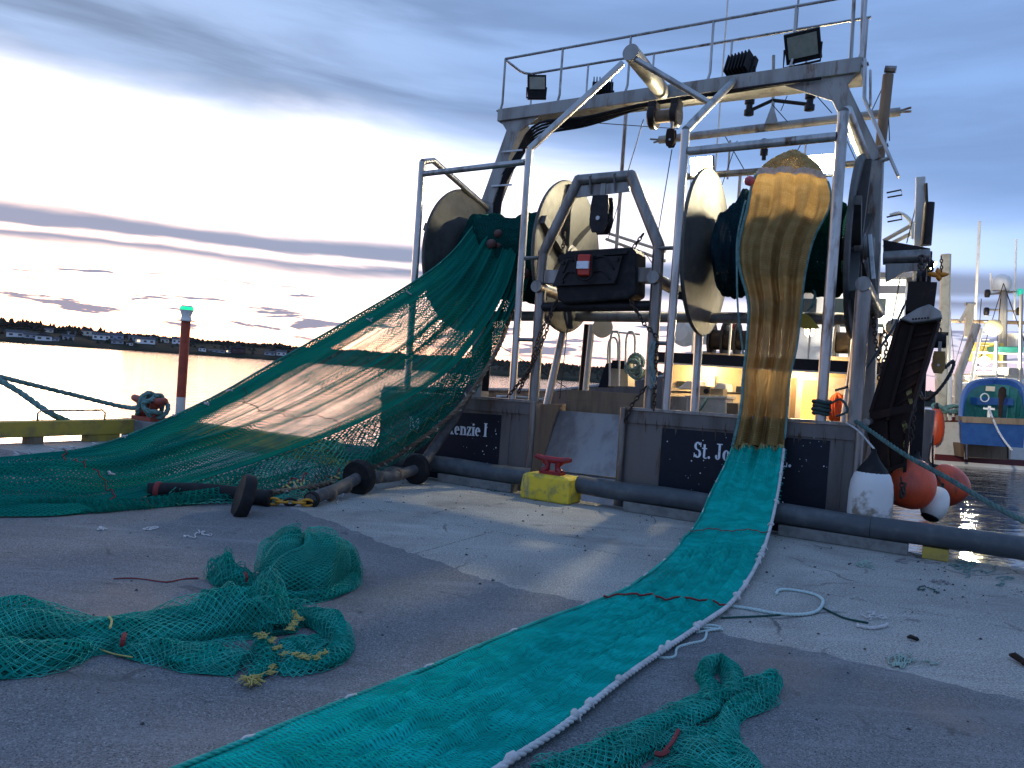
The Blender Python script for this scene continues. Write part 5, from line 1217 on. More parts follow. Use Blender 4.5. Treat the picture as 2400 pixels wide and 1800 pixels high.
def seg_tubes(a, b2, r):
    d = b2 - a; L = np.linalg.norm(d, axis=1); k = L > 1e-5; a, b2, d, L = a[k], b2[k], d[k], L[k]
    d = d / L[:, None]; ref = np.where(np.abs(d[:, 2:3]) < .9, np.array([[0, 0, 1.]]), np.array([[1., 0, 0]]))
    x = np.cross(d, ref); x /= np.linalg.norm(x, axis=1)[:, None]; y = np.cross(d, x)
    ring = [x * cos(q) + y * sin(q) for q in (0, 2 * pi / 3, 4 * pi / 3)]
    vs = np.stack([a + ring[0] * r, a + ring[1] * r, a + ring[2] * r, b2 + ring[0] * r, b2 + ring[1] * r, b2 + ring[2] * r], 1).reshape(-1, 3)
    n = len(a); o = (np.arange(n) * 6)[:, None]
    f = np.concatenate([o + np.array([[0, 1, 4, 3]]), o + np.array([[1, 2, 5, 4]]), o + np.array([[2, 0, 3, 5]])], 0)
    return vs, f
def np_mesh(vfs, name, m, parent=None):
    vs = np.concatenate([v for v, f in vfs]); fs = []; o = 0
    for v, f in vfs: fs.append(f + o); o += len(v)
    fs = np.concatenate(fs); lo, hi = vs.min(0), vs.max(0); o3 = V(((lo[0] + hi[0]) / 2, (lo[1] + hi[1]) / 2, lo[2]))
    vs = vs - np.array(o3); me = bpy.data.meshes.new(name)
    me.vertices.add(len(vs)); me.vertices.foreach_set('co', vs.astype(np.float32).ravel())
    me.loops.add(fs.size); me.loops.foreach_set('vertex_index', fs.astype(np.int32).ravel())
    me.polygons.add(len(fs)); me.polygons.foreach_set('loop_start', (np.arange(len(fs)) * 4).astype(np.int32)); me.polygons.foreach_set('loop_total', np.full(len(fs), 4, np.int32))
    me.update(); me.validate(); return link(name, me, m, parent, o3)
def fbm(s, t, fs, ft, seed):
    r = random.Random(seed); o = 0
    for k in range(5):
        q = 1.55 ** k; o = o + np.sin(2 * pi * (fs * q * s * r.uniform(.7, 1.3) + r.random())+ 2.2 * np.sin(2 * pi * (ft * q * t * r.uniform(.7, 1.3) + r.random()))) * np.sin(2 * pi * (ft * q * t * r.uniform(.7, 1.3) + r.random())) / (1.35 ** k)
    return o * .5

# --- amber and teal strip off the starboard drum
L = [ep(1812, 395, 11.75), ep(1785, 398, 11.35), ep(1766, 425, 10.95), ep(1752, 490, 10.55), ep(1733, 570, 10.28), ep(1735, 630, 10.14), ep(1755, 710, 10.03), ep(1752, 800, 9.9), ep(1744, 880, 9.78), ep(1737, 960, 9.63), ep(1718, 1045, 9.55),
     ep(1702, 1085, 9.45), ep(1682, 1125, 9.22), ep(1662, 1165, 8.95), ep(1640, 1215, 8.55), ep(1602, 1270, 7.9), ep(1560, 1314, z=.10), ep(1505, 1357, z=.045), ep(1440, 1395, z=.03), ep(1250, 1465, z=.03), ep(1000, 1570, z=.03), ep(760, 1665, z=.03), ep(430, 1800, z=.03), ep(250, 1872, z=.03)]
R = [ep(1895, 388, 11.75), ep(1925, 400, 11.35), ep(1944, 435, 10.95), ep(1945, 485, 10.55), ep(1908, 560, 10.28), ep(1888, 640, 10.14), ep(1879, 715, 10.03), ep(1868, 810, 9.9), ep(1852, 885, 9.78), ep(1845, 970, 9.63), ep(1838, 1045, 9.55),
     ep(1834, 1085, 9.45), ep(1828, 1130, 9.22), ep(1820, 1175, 8.95), ep(1810, 1222, 8.55), ep(1796, 1272, 7.95), ep(1780, 1312, z=.09), ep(1757, 1357, z=.04), ep(1713, 1417, z=.03), ep(1643, 1468, z=.03), ep(1478, 1582, z=.03), ep(1327, 1702, z=.03), ep(1200, 1786, z=.03), ep(1090, 1860, z=.03)]
ns_ = thing('net_strip', 'long net strip, amber above and bright teal below, from the right drum across the pier', 'fishing net', G(1300, 1500))
NA = 11
ph = [rnd.uniform(0, 6.28) for _ in range(12)]
def ambf(s, t):
    env = np.sin(pi * np.clip(t, 0, 1)) ** .5; grow = np.clip((s - .12) / .35, 0, 1); top = np.exp(-(s / .16) ** 2)
    f = (.095 * np.sin(2 * pi * (3.2 * t + .25 * np.sin(3 * s)) + ph[0]) + .045 * np.sin(2 * pi * (7.3 * t + .4 * s) + ph[1]) + .012 * np.sin(2 * pi * (14 * t - .8 * s) + ph[2])) * grow
    f += .016 * fbm(s, t, 9, 3, 21) + .03 * top * fbm(s, t, 3, 4, 22)
    return -(f * env), .22 * top * np.sin(pi * t) ** .6
gA = loftgrid(L[:NA], R[:NA], 9, 64, ambf); sheet(gA, 'amber_panel', neta, ns_, dens=.10 * np.clip(1 - np.linspace(0, 1, gA.shape[0])[:, None] * 2.2, -.25, 1) * np.ones((1, 64)) + .06 - .16 * np.exp(-((np.linspace(0, 1, gA.shape[0])[:, None] - .80) / .07) ** 2 - ((np.linspace(0, 1, 64)[None, :] - .45) / .28) ** 2) + .03 * fbm(np.linspace(0, 1, gA.shape[0])[:, None], np.linspace(0, 1, 64)[None, :], 2.5, 2.5, 19), ulen=1.25)
def tealf(s, t):
    env = np.sin(pi * np.clip(t, 0, 1)) ** .4; hang = np.clip(1 - s / .36, 0, 1)
    f = hang * (.045 * np.sin(2 * pi * (2.6 * t + .6 * s) + ph[3]) + .03 * np.sin(2 * pi * (5.7 * t - .5 * s) + ph[4])) * env
    fl = np.clip((s - .30) / .15, 0, 1)
    f2 = (1.5 + .8 * fbm(s, t, 7, 1.3, 55)) * fl * env * (.020 * np.sin(2 * pi * (4.1 * t + 1.3 * s + .5 * np.sin(7 * s)) + ph[5]) + .010 * np.sin(2 * pi * (8.7 * t - 2.1 * s) + ph[6]) + .013 * fbm(s, t, 22, 4, 31) + .010)
    return -f * 1.0, np.abs(f2)
gT = loftgrid(L[NA - 1:], R[NA - 1:], 14, 72, tealf); sheet(gT, 'teal_panel', nett, ns_, dens=.02 * fbm(np.linspace(0, 1, gT.shape[0])[:, None], np.linspace(0, 1, 72)[None, :], 16, 6, 8), zmin=.012, ulen=1.25)
# ragged join between the two
b = MB(); rj = random.Random(2)
for j in range(0, 71):
    p = V(gT[0, j]); q = p + V((rj.uniform(-.02, .02), -.02, rj.uniform(-.05, .03))); b.tube([p - WA * .012 + ZA * .012, q - WA * .016], .005, 4)
b.build('join_fringe', ambtw, ns_, kind='stuff')
def rope_on(g, col, m, r, nm, i0=0, i1=None, step=1, off=V((0, 0, 0)), parent=None):
    pts = [V(p) + off for p in g[i0:i1:step, col]]; o = rope_mesh(pts, r).build(nm, m, parent, smooth=True); return pts
wp = rope_on(gT, -1, ropew, .0165, 'white_edge_rope', 3, None, 3, ZA * .012 - WA * .005, ns_)
rope_on(gA, 0, ropem, .021, 'teal_edge_rope', 6, None, 3, -WA * .02, ns_); rope_on(gA, -1, ropem, .014, 'teal_edge_rope', 16, None, 3, -WA * .01, ns_)
rope_on(gT, 0, tealtw, .012, 'left_edge_rope', 0, None, 3, ZA * .01, ns_)
# knots on the white rope, tufts on the left edge
b = MB(); rk = random.Random(9)
q = resample(wp, 140)
for p in sorted(rk.sample(range(6, 139), 17)):
    p = V(q[p]); x = V((rk.uniform(-1, 1), rk.uniform(-1, 1), rk.uniform(.2, .8))).normalized()
    b.tube([p - x * .03, p - x * .01 + ZA * .012, p + x * .012 + ZA * .012, p + x * .03], [.012, .021, .022, .011], 8)
    if rk.random() < .5: b.tube([p, p + V((rk.uniform(.01, .03), rk.uniform(-.02, .01), .012)), p + V((rk.uniform(.015, .035), rk.uniform(-.035, .0), -.010))], .005, 5)
b.build('rope_knots', ropew, ns_, smooth=True, kind='stuff')
b = MB()
for i in range(8, gT.shape[0], 11):
    p = V(gT[i, 0]); d = (V(gT[min(i + 2, gT.shape[0] - 1), 0]) - p).normalized()
    b.tube([p - d * .05 + ZA * .016, p + ZA * .024, p + d * rk.uniform(.01, .06) + ZA * .016], .0065, 6)
b.build('edge_ties', ropew, ns_, smooth=True, kind='stuff')
b = MB()
for i in range(3, 90):
    p = V(gT[min(i // 2, 40), 0]) if i % 2 else V(gT[min(i // 2, 40), -1]); sg = -1 if i % 2 else 1
    if rk.random() < .45: continue
    b.tube([p, p + UA * sg * rk.uniform(.01, .04) + V((0, 0, rk.uniform(-.04, .02)))], .004, 4)
b.build('edge_fringe', tealtw, ns_, kind='stuff')
# red lacing across the strip
def lace(i, m, parent, gr, rr=.007, skip=()):
    b = MB(); n = gr.shape[1]
    for j in range(0, n - 1):
        if (j // 6) in skip: continue
        fz = lambda q_: V(gr[i - 3:i + 4, max(0, q_ - 5):q_ + 6].mean(axis=(0, 1)) if 4 < q_ < n - 5 else gr[i, q_]) + ZA * .022 + (V(gr[i + 2, q_]) - V(gr[i, q_])) * (.35 * sin(q_ * .19 + i) + .12 * sin(q_ * .7)); p0, p1 = fz(j), fz(j + 1)
        b.tube([p0, p1], rr, 5)
    b.build('red_lacing', m, parent, smooth=True)
lace(int(14 * 8.2), redtw, ns_, gT, .008); lace(int(14 * 4.6), redtw, ns_, gT, .005)
# coarse amber collar over the top with white lacing
gC = samp(gA, np.linspace(0, .17, 24)[:, None] * np.ones((1, 60)), np.ones((24, 1)) * np.linspace(.03, .97, 60)[None]) + np.array(-WA * .03 + ZA * .02)
np_mesh([strands(gC, 20, 46, .0065, 4, .15), strands(gC + np.array(WA * .03), 20, 46, .0065, 6, .2)], 'coarse_collar', ambtw, ns_)
b = MB()
for j in range(60):
    p = V(gC[23, j]) - WA * .012; b.tube([p + ZA * .055 + UA * .012, p - ZA * .03 - UA * .008], .006, 4)
b.build('white_lacing', ropew, ns_, kind='stuff')
b = MB(); c = ep(1757, 424, 10.7); b.lathe(c, UA, [(.01, -.07), (.05, -.055), (.072, 0), (.05, .055), (.01, .07)], 16); b.build('pink_float', mat('pink_float', (.55, .10, .12), .5), ns_, smooth=True)
# loose teal and grey ropes hanging from the drum
tag(rope_mesh([ep(1748, 470, 10.4), ep(1742, 490, 10.35), ep(1728, 560, 10.2), ep(1727, 640, 10.0), ep(1730, 730, 9.95), ep(1742, 830, 9.9)], .013, n=5).build('hanging_rope', ropem, smooth=True), 'thin pale rope hanging down the left side of the amber net', 'rope')
tag(rope_mesh([ep(1906, 680, 10.6), ep(1910, 690, 10.5), ep(1900, 722, 10.4), ep(1893, 728, 10.4), ep(1907, 715, 10.4), ep(1912, 690, 10.5)], .012, n=5).build('rope_knot', ropem, smooth=True), 'small teal rope knot on the wound net right of the amber net', 'rope')

# --- netting wound on the drums
def wound(u0, u1, r0, seed, name, m, parent, bulges=()):
    n, k = 64, 44; g = np.zeros((k, n + 1, 3))
    for i in range(k):
        f = i / (k - 1); u = u0 + (u1 - u0) * f
        for j in range(n + 1):
            th = 2 * pi * (j % n) / n
            r = r0 * (1 + .05 * sin(3 * th + seed + 4 * f) + .05 * sin(9 * f + 2 * th + seed)) + .025 * sin(th * 7 + f * 21 + seed) + .015 * sin(f * 60 + th * 3)
            for (fb, tb, hb, wb) in bulges: r += hb * exp(-((f - fb) / wb) ** 2 - (((th - tb + pi) % (2 * pi) - pi) / .9) ** 2)
            e = min(f, 1 - f) / .06
            if e < 1: r *= .80 + .2 * sqrt(max(0, e))
            r = min(r, 1.16)
            g[i, j] = P(0, 0, 0) + Q(u, AXW - r * cos(th), AXZ + r * sin(th))
    return sheet(g, name, m, parent, ulen=6.0)
wr_ = thing('wound_net', 'dark blue-green netting wound on the right drum behind the amber net', 'fishing net', Q(-2.2, AXW, AXZ - .9))
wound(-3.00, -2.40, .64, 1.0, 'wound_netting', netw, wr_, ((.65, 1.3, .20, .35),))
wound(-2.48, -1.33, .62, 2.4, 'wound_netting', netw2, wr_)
b = MB(); b.prism([ep(1872, 735, 10.5), ep(1895, 738, 10.5), ep(1920, 768, 10.5), ep(1888, 772, 10.5), ep(1872, 765, 10.5)], WA * .05); b.build('yellow_flap', mat('yellow_canvas', (.50, .38, .06), .8), wr_)

# --- big green trawl net off the port drum
tn = thing('trawl_net', 'huge green trawl net stretched from the left drum down across the pier', 'fishing net', G(300, 1170))
E0 = [ep(1165, 512, 11.7), ep(1140, 506, 11.2), ep(1118, 520, 10.8), ep(1060, 592, 10.1), ep(985, 652, 9.4), ep(850, 733, 8.4), ep(640, 853, 7.25), ep(480, 943, 6.4), ep(260, 1038, 5.5), ep(100, 1068, 4.95), ep(-60, 1085, 4.5), ep(-220, 1105, 4.1)]
E1 = [ep(1225, 545, 11.7), ep(1218, 545, 11.1), ep(1214, 575, 10.7), ep(1192, 660, 10.15), ep(1140, 760, 9.6), ep(1040, 880, 9.05), ep(850, 988, 8.0), ep(620, 1078, 6.75), ep(345, 1163, z=.05), ep(170, 1206, z=.015), ep(-40, 1212, z=.015), ep(-220, 1222, z=.015)]
E2 = [ep(1226, 560, 11.6), ep(1222, 580, 11.0), ep(1214, 660, 10.5), ep(1196, 740, 10.0), ep(1160, 830, 9.5), ep(1075, 955, 9.0), ep(960, 1048, 8.75), ep(870, 1098, z=.16), ep(740, 1140, z=.10), ep(560, 1160, z=.08), ep(430, 1168, z=.05), ep(330, 1172, z=.03)]
def gf(s, t):
    lay = np.clip((s - .72) / .12, 0, 1)
    f = (.10 * np.sin(2 * pi * (2.1 * t + .35 * np.sin(4 * s)) + 1.0) + .05 * np.sin(2 * pi * (5.3 * t + .8 * s) + 2) + .02 * np.sin(2 * pi * (12 * t - s) + .5)) * np.sin(pi * np.clip(t * .96 + .02, 0, 1)) * (.35 + .9 * np.sin(pi * np.clip(s, 0, 1)))
    up = lay * (.16 * np.sin(pi * t) ** .7 + .05 * fbm(s, t, 6, 3, 5) * np.sin(pi * t))
    return f * .8, up - .10 * np.sin(pi * np.clip(s / .75, 0, 1)) * np.sin(pi * t)
g1 = loftgrid(E0, E1, 12, 200, gf)
S = np.linspace(0, 1, g1.shape[0])[:, None] * np.ones((1, 200)); TT = np.ones((g1.shape[0], 1)) * np.linspace(0, 1, 200)[None]
def bump_(x, c, w): return np.exp(-((x - c) / w) ** 2)
dn = .30 * bump_(TT, .04, .05) + .34 * bump_(TT, .10, .05) * (S > .15) + .24 * np.clip((S - .62) / .10, 0, 1) + .07 * fbm(S, TT, 2.5, 3, 41) + .34 * np.clip((.34 - S) / .18, 0, 1) + .32 * bump_(TT, .97, .06) + .22 * bump_(TT, .80, .06) * np.clip(1 - abs(S - .35) / .3, 0, 1) + .10 * fbm(S, TT, .6, 9, 77) + .20 * bump_(TT, .42 + .1 * S, .02) + .16 * bump_(TT, .60 - .08 * S, .015)
pl = np.maximum(0, np.sin(2 * pi * (19 * TT + 1.2 * np.sin(3 * S + 4 * TT) + .3 * S))) ** 5 + .8 * np.maximum(0, np.sin(2 * pi * (31 * TT - 1.6 * np.sin(2.2 * S) + 1.1))) ** 6
dn += .36 * pl * (.45 + .55 * fbm(S, TT, 1.5, 5, 91)) - .03
dn += .24 * np.clip((.47 - S) / .09, 0, 1) * (.3 + .7 * TT) - .30 * np.clip((fbm(S, TT, 9, 9, 123) - .62) / .1, 0, 1) * np.clip((.47 - S) / .09, 0, 1) * (S > .22)
dn *= np.clip(TT / .012, .0, 1) ** .5
sheet(g1, 'upper_panel', netg, tn, dens=dn, zmin=.01, ulen=2.8)
def gf2(s, t):
    f = (.09 * np.sin(2 * pi * (1.7 * t + .3 * np.sin(3 * s)) + .4) + .05 * np.sin(2 * pi * (4.2 * t + s) + 1.2)) * np.sin(pi * np.clip(t, 0, 1))
    return f, -.05 * np.sin(pi * t) * np.sin(pi * s)
g2 = loftgrid([p + WA * .05 for p in E1], E2, 12, 60, gf2)
S2 = np.linspace(0, 1, g2.shape[0])[:, None] * np.ones((1, 60)); T2 = np.ones((g2.shape[0], 1)) * np.linspace(0, 1, 60)[None]
sheet(g2, 'lower_panel', netd, tn, dens=.20 * np.clip((.46 - S2) / .12, 0, 1) + .10 * fbm(S2, T2, 2, 4, 15) + .10 * bump_(T2, .05, .1), zmin=.01, ulen=1.6)
# inner bunch behind the upper panel near the drum
E3 = [p - UA * .35 + WA * .25 - ZA * .15 for p in E0[:7]]; E4 = [p + WA * .35 + UA * .1 - ZA * .1 for p in E1[:7]]
g3 = loftgrid(E3, E4, 10, 60, gf); S3 = np.linspace(0, 1, g3.shape[0])[:, None] * np.ones((1, 60)); T3 = np.ones((g3.shape[0], 1)) * np.linspace(0, 1, 60)[None]
sheet(g3, 'inner_panel', netd, tn, dens=.18 * np.clip((.6 - S3) / .4, -.6, 1) + .14 * fbm(S3, T3, 1, 7, 66), zmin=.05, ulen=2.2)
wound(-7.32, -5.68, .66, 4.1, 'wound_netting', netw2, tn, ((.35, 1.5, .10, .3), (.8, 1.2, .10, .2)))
# coarse skirt of heavy mesh lying along the ground gear
K0 = [ep(400, 1145, z=.14), ep(520, 1098, 6.45), ep(640, 1062, 6.95), ep(780, 1015, 7.7), ep(900, 960, 8.45), ep(1010, 900, 9.0), ep(1090, 840, 9.35)]
K1 = [ep(380, 1180, z=.04), ep(520, 1180, z=.03), ep(680, 1172, z=.03), ep(800, 1145, z=.05), ep(900, 1100, z=.12), ep(1010, 1030, 8.95), ep(1120, 905, 9.3)]
gk = loftgrid(K0, K1, 10, 40, lambda s, t: (.09 * np.sin(2 * pi * (1.4 * s * 4 + t)) * np.sin(pi * t), -.10 * np.sin(pi * t)))
gk[..., 2] = np.maximum(gk[..., 2], .015)
np_mesh([strands(gk, 96, 22, .0075, 12, .16), strands(gk + np.array([.05, .12, .02]), 96, 22, .006, 13, .2)], 'coarse_skirt', darktw, tn)
b = MB()
for k in range(34):
    p = samp(gk, np.array([.24 + .0095 * k]), np.array([.72 + .05 * sin(k * .4)]))[0]; p2 = samp(gk, np.array([.244 + .0095 * k]), np.array([.80 if k % 2 else .66]))[0]; b.tube([V(p) - WA * .03 + ZA * .02, V(p2) - WA * .03 + ZA * .02], .011, 5)
b.build('yellow_lacing', yeltw, tn, kind='stuff')
for (i0, i1, jj, m) in ((.30, .52, .60, redtw), (.60, .95, .55, yeltw)):
    b = MB(); pts = [V(samp(gk, np.array([i0 + (i1 - i0) * k / 40]), np.array([jj + .08 * sin(k * .9)]))[0]) - WA * .03 for k in range(41)]; b.tube(pts, .010, 5); b.build('twine_seam', m, tn)
rope_on(g1, 0, darktw, .016, 'head_rope', 2, None, 3, ZA * .01, tn)
lp = [V(p) for p in g2[18:108:3, -1]]; rope_mesh(lp, .034).build('foot_rope', browntw, tn, smooth=True)
b = MB()
for p in resample(lp, 60):
    p = V(p); d = V((rk.uniform(-1, 1), rk.uniform(-1, .2), rk.uniform(-1, 1))).normalized(); b.tube([p, p + d * rk.uniform(.04, .09)], [.022, .008], 5)
b.build('foot_rope_tufts', mat('pale_tuft', (.36, .31, .25), .9), tn, kind='stuff')
for (x, y, w, s) in ((1168, 548, 10.62, .075), (1152, 572, 10.5, .085), (1168, 576, 10.6, .05), (1232, 640, 10.7, .10), (1208, 665, 10.5, .08)):
    b = MB(); c = A(x, y, w); b.lathe(c, UA * .6 - WA * .5 + ZA * .3, [(.01, -s), (s * .7, -s * .7), (s, 0), (s * .7, s * .7), (.01, s)], 16); b.build('float', mat('brown_float', (.13, .060, .048), .65, 0, (.12, .06, .05), 9), tn, smooth=True)
# red seams and white ties on the big panel
def lace2(i, m):
    b = MB(); pts = [V(g1[int(i + 3 * sin(j * .03)), j]) - WA * .012 + ZA * .01 for j in range(12, 196, 4)]
    b.tube(pts, .006, 5)
    for p in pts[::3]: b.tube([p, p + V((rk.uniform(-.02, .02), -.01, rk.uniform(-.015, .02)))], .007, 4)
    b.build('red_lacing', m, tn, smooth=True)
lace2(int(12 * 8.65), redtw); lace2(int(12 * 6.45), mat('dark_seam', (.05, .05, .05), .9))
b = MB()
for (i, j) in ((106, 4), (104, 5), (102, 3), (98, 2), (94, 5), (88, 4), (84, 8), (80, 4), (110, 3), (112, 2), (99, 70), (60, 12), (52, 9)):
    p = V(g1[i, int(j * 1.8)]) - WA * .02 + ZA * .03
    for k in range(5): b.tube([p, p + V((rk.uniform(-.05, .05), rk.uniform(-.03, .0), rk.uniform(-.02, .035)))], [.012, .007], 5)
b.build('white_ties', ropew, tn, smooth=True, kind='stuff')

# --- ground gear: rubber discs and rollers on a wire
gg = thing('ground_gear', 'black rubber disc and roller footgear with a yellow chain lying beside the green net', 'footgear', G(700, 1180))
def roll(pts, r, nm='roller', m=black): b = MB(); b.tube(curve(pts, 26), r, 14); return b.build(nm, m, gg, smooth='auto')
rub = mat('worn_rubber', (.060, .062, .066), .7, 0, (.13, .12, .11), 9, .45, .7, .25, 40)
p_d1 = ep(976, 1100, z=.20); p_d2 = ep(842, 1118, z=.205); p_e = ep(728, 1172, z=.075)
roll([ep(1105, 905, 9.25), ep(1060, 985, 9.15), ep(1010, 1060, 8.95), p_d1 + (p_d2 - p_d1).normalized() * -.06], .075, m=rub)
roll([p_d1, p_d1.lerp(p_d2, .5) - ZA * .05, p_d2], .072, m=rub); roll([p_d2, p_d2.lerp(p_e, .45) - ZA * .02, p_d2.lerp(p_e, .8), p_e], .072, m=rub)
r_a, r_b = ep(628, 1168, z=.085), ep(345, 1150, z=.09)
roll([r_b, ep(450, 1150, z=.09), ep(540, 1157, z=.09), r_a], .085, m=black)
def rdisc(c, ax, r, th=.055):
    b = MB(); b.lathe(c, ax, [(.04, -th), (r * .93, -th), (r, -th * .6), (r, th * .6), (r * .93, th), (.04, th)], 30); return b.build('rubber_disc', black, gg, smooth='auto')
rdisc(p_d1, p_d2 - p_d1, .205); rdisc(p_d2, p_e - p_d2 - UA * .15, .215, .07); rdisc(ep(572, 1166, z=.17), (r_a - r_b) + WA * .9 - ZA * .5, .235, .06)
rdisc(p_e + (p_d2 - p_e).normalized() * .03, p_e - p_d2, .09, .03); rdisc(r_a, r_a - r_b, .095, .03)
for (a, b2, k) in ((p_d1, p_d2, (.35, .7)), (p_d2, p_e, (.3, .62))):
    for f in k: b = MB(); b.lathe(a.lerp(b2, f) - ZA * .035, b2 - a, [(.06, -.03), (.083, -.02), (.083, .02), (.06, .03)], 14); b.build('wrap', browntw, gg, smooth=True)
b = MB(); b.lathe(ep(370, 1150, z=.09), r_a - r_b, [(.08, -.03), (.098, -.02), (.098, .02), (.08, .03)], 14); b.build('wrap', redtw, gg, smooth=True)
for i in range(5):
    a, c2 = r_a.lerp(p_e, (i + .1) / 5), r_a.lerp(p_e, (i + 1.15) / 5); d = (c2 - a).normalized(); x = d.cross(ZA).normalized() if i % 2 else ZA.cross(d.cross(ZA)).normalized() * .2 + d.cross(ZA).normalized() * .2 + ZA * .9
    x = (x - d * x.dot(d)).normalized(); c = (a + c2) / 2 - ZA * .03; b = MB()
    b.tube([c + d * (cos(2 * pi * j / 14) * .068) + x * (sin(2 * pi * j / 14) * .036) for j in range(14)], .014, 8, closed=True); b.build('chain_link', chainy if i != 2 else dark, gg, smooth=True)

# ------------------------------------------------------------------ loose net heaps on the asphalt
CORES = []
def bundle(path, rx, rz, seed, cell=.026, layers=((1.0, 1.0), (.9, .92), (.78, .8), (.60, .62), (.4, .4)), tw=.0022, fold=.20):
    """a rope of bunched netting: lumpy flattened tube, several layers of real diamond mesh"""
    rg = random.Random(seed); k = 90; q = resample([tuple(p) for p in path], k, True); L_ = polylen([V(p) for p in q])
    rx_ = np.interp(np.linspace(0, 1, k), np.linspace(0, 1, len(rx)), rx); rz_ = np.interp(np.linspace(0, 1, k), np.linspace(0, 1, len(rz)), rz); out = []
    for li, (sc, sz) in enumerate(layers):
        n = 64; g = np.zeros((k, n + 1, 3)); p0 = [rg.uniform(0, 6.28) for _ in range(8)]
        for i in range(k):
            d = V(q[min(i + 1, k - 1)]) - V(q[max(i - 1, 0)]); d.z = 0; d.normalize(); x = V((d.y, -d.x, 0)); f = i / (k - 1)
            for j in range(n + 1):
                th = 2 * pi * (j % n) / n
                r = 1 + fold * (sin(3 * th + 5 * f * 2 + p0[0]) * .6 + sin(5 * th - 9 * f + p0[1]) * .5 + sin(2 * th + 14 * f + p0[2]) * .5 + sin(9 * th + 3 * f + p0[3]) * .22)
                c = V(q[i]); zc = max(0, sin(th)) * rz_[i] * sz * r * (1 + .18 * sin(17 * f + p0[4])) + max(0, -sin(th)) * .004
                g[i, j] = c + x * (cos(th) * rx_[i] * sc * r) + ZA * (zc + .008 + .006 * li)
        per = np.linalg.norm(np.diff(g, axis=1), axis=2).sum(1).mean()
        if li in (1, 3): CORES.append((g.copy(), per))
        out.append(strands(g, max(6, int(L_ / cell * (1 + .1 * li))), max(6, int(per * 1.25 / cell)), tw, seed * 7 + li, .09))
    return out
def crumple(c, dx, dy, seed, amp=.07, cell=.026, tw=.0021, base=.01):
    """a loose flap of netting, creased and folded on itself; dx, dy its half axes on the ground"""
    k, n = 60, 60; s_ = np.linspace(0, 1, k)[:, None] * np.ones((1, n)); t_ = np.ones((k, 1)) * np.linspace(0, 1, n)[None]; out = []
    for li in range(2):
        sd = seed * 11 + li; a_ = (s_ * 2 - 1) + .10 * np.sin(5 * t_ + sd) + .05 * np.sin(9 * s_ + 3 * t_ + sd); b_ = (t_ * 2 - 1) * (1 + .22 * np.sin(4 * s_ + sd)) + .16 * np.sin(6 * s_ + 1.3 * sd) + .05 * np.sin(11 * s_ + 5 * t_)
        h = (.5 + .5 * np.sin(7 * s_ + 4 * t_ + 2.1 * sd) * np.sin(6 * t_ - 3 * s_ + sd)) * amp + (.5 + .5 * np.sin(17 * s_ - 13 * t_ + sd)) * amp * .3
        ed = np.minimum(np.minimum(s_, 1 - s_), np.minimum(t_, 1 - t_)); h = h * np.clip(ed / .12, .15, 1) + base
        g = np.array(c)[None, None] + a_[..., None] * np.array(dx) + b_[..., None] * np.array(dy); g[..., 2] = np.maximum(.006, np.array(c)[2] + h * (1 - .25 * li))
        out.append(strands(g, int(2.6 * V(dx).length / cell), int(2.6 * V(dy).length / cell), tw, sd, .07))
    return out
def blob(c, rx, ry, rz, seed, cell=.024, tw=.0022):
    rg = random.Random(seed); k, n = 60, 72; g = np.zeros((k, n + 1, 3)); p0 = [rg.uniform(0, 6.28) for _ in range(8)]; out = []
    for li, sc in enumerate((1.0, .9, .78, .6)):
        for i in range(k):
            ph_ = .02 + (pi / 2 - .02) * i / (k - 1) * 1.0
            for j in range(n + 1):
                th = 2 * pi * (j % n) / n; r = sc * (1 + .10 * sin(2 * th + p0[0] + 2 * ph_) + .08 * sin(3 * th + p0[1] - 3 * ph_) + .05 * sin(7 * th + 4 * ph_ + p0[2]) + .03 * sin(11 * th + 9 * ph_))
                z = cos(ph_) ** .8 if cos(ph_) > 0 else 0
                g[i, j] = c + V((cos(th) * rx * r * sin(ph_) ** .75, sin(th) * ry * r * sin(ph_) ** .75, z * rz * r + .006))
        if li in (1, 3): CORES.append((g.copy(), 2 * pi * rx))
        out.append(strands(g, int(1.5 * (rx + rz) / cell), int(2 * pi * rx / cell), tw, seed * 5 + li, .10))
    return out
g0 = lambda x, y: G(x, y)
h1 = thing('net_heap', 'long heap of loose green netting with yellow tufts lying at the left', 'fishing net', g0(400, 1540))
m_ = []
m_ += bundle([g0(-130, 1480), g0(60, 1490), g0(220, 1500), g0(360, 1495), g0(520, 1480), g0(640, 1478)], [.24, .26, .20, .17, .20, .16], [.13, .15, .10, .12, .19, .16], 1)
m_ += bundle([g0(-130, 1560), g0(0, 1568), g0(110, 1560), g0(200, 1530), g0(290, 1518)], [.12, .15, .14, .10, .07], [.11, .13, .11, .07, .05], 2)
m_ += bundle([g0(470, 1480), g0(560, 1468), g0(620, 1470), g0(650, 1495)], [.10, .16, .17, .10], [.12, .22, .25, .10], 3)
m_ += bundle([g0(640, 1475), g0(720, 1462), g0(775, 1480), g0(800, 1520), g0(770, 1552), g0(700, 1570), g0(650, 1578)], [.06, .09, .09, .07, .08, .09, .06], [.10, .11, .10, .06, .05, .05, .03], 4)
m_ += bundle([g0(280, 1530), g0(400, 1540), g0(500, 1560), g0(570, 1565)], [.07, .12, .16, .12], [.05, .06, .06, .05], 5)
m_ += bundle([g0(610, 1520), g0(625, 1550), g0(610, 1580), g0(585, 1600)], [.05, .07, .06, .03], [.06, .06, .05, .02], 6)
m_ += bundle([g0(660, 1530), g0(720, 1525), g0(760, 1530)], [.14, .17, .10], [.03, .05, .03], 7, .042)
gx = lambda x0, y0, x1, y1: (G(x1, y1) - G(x0, y0))
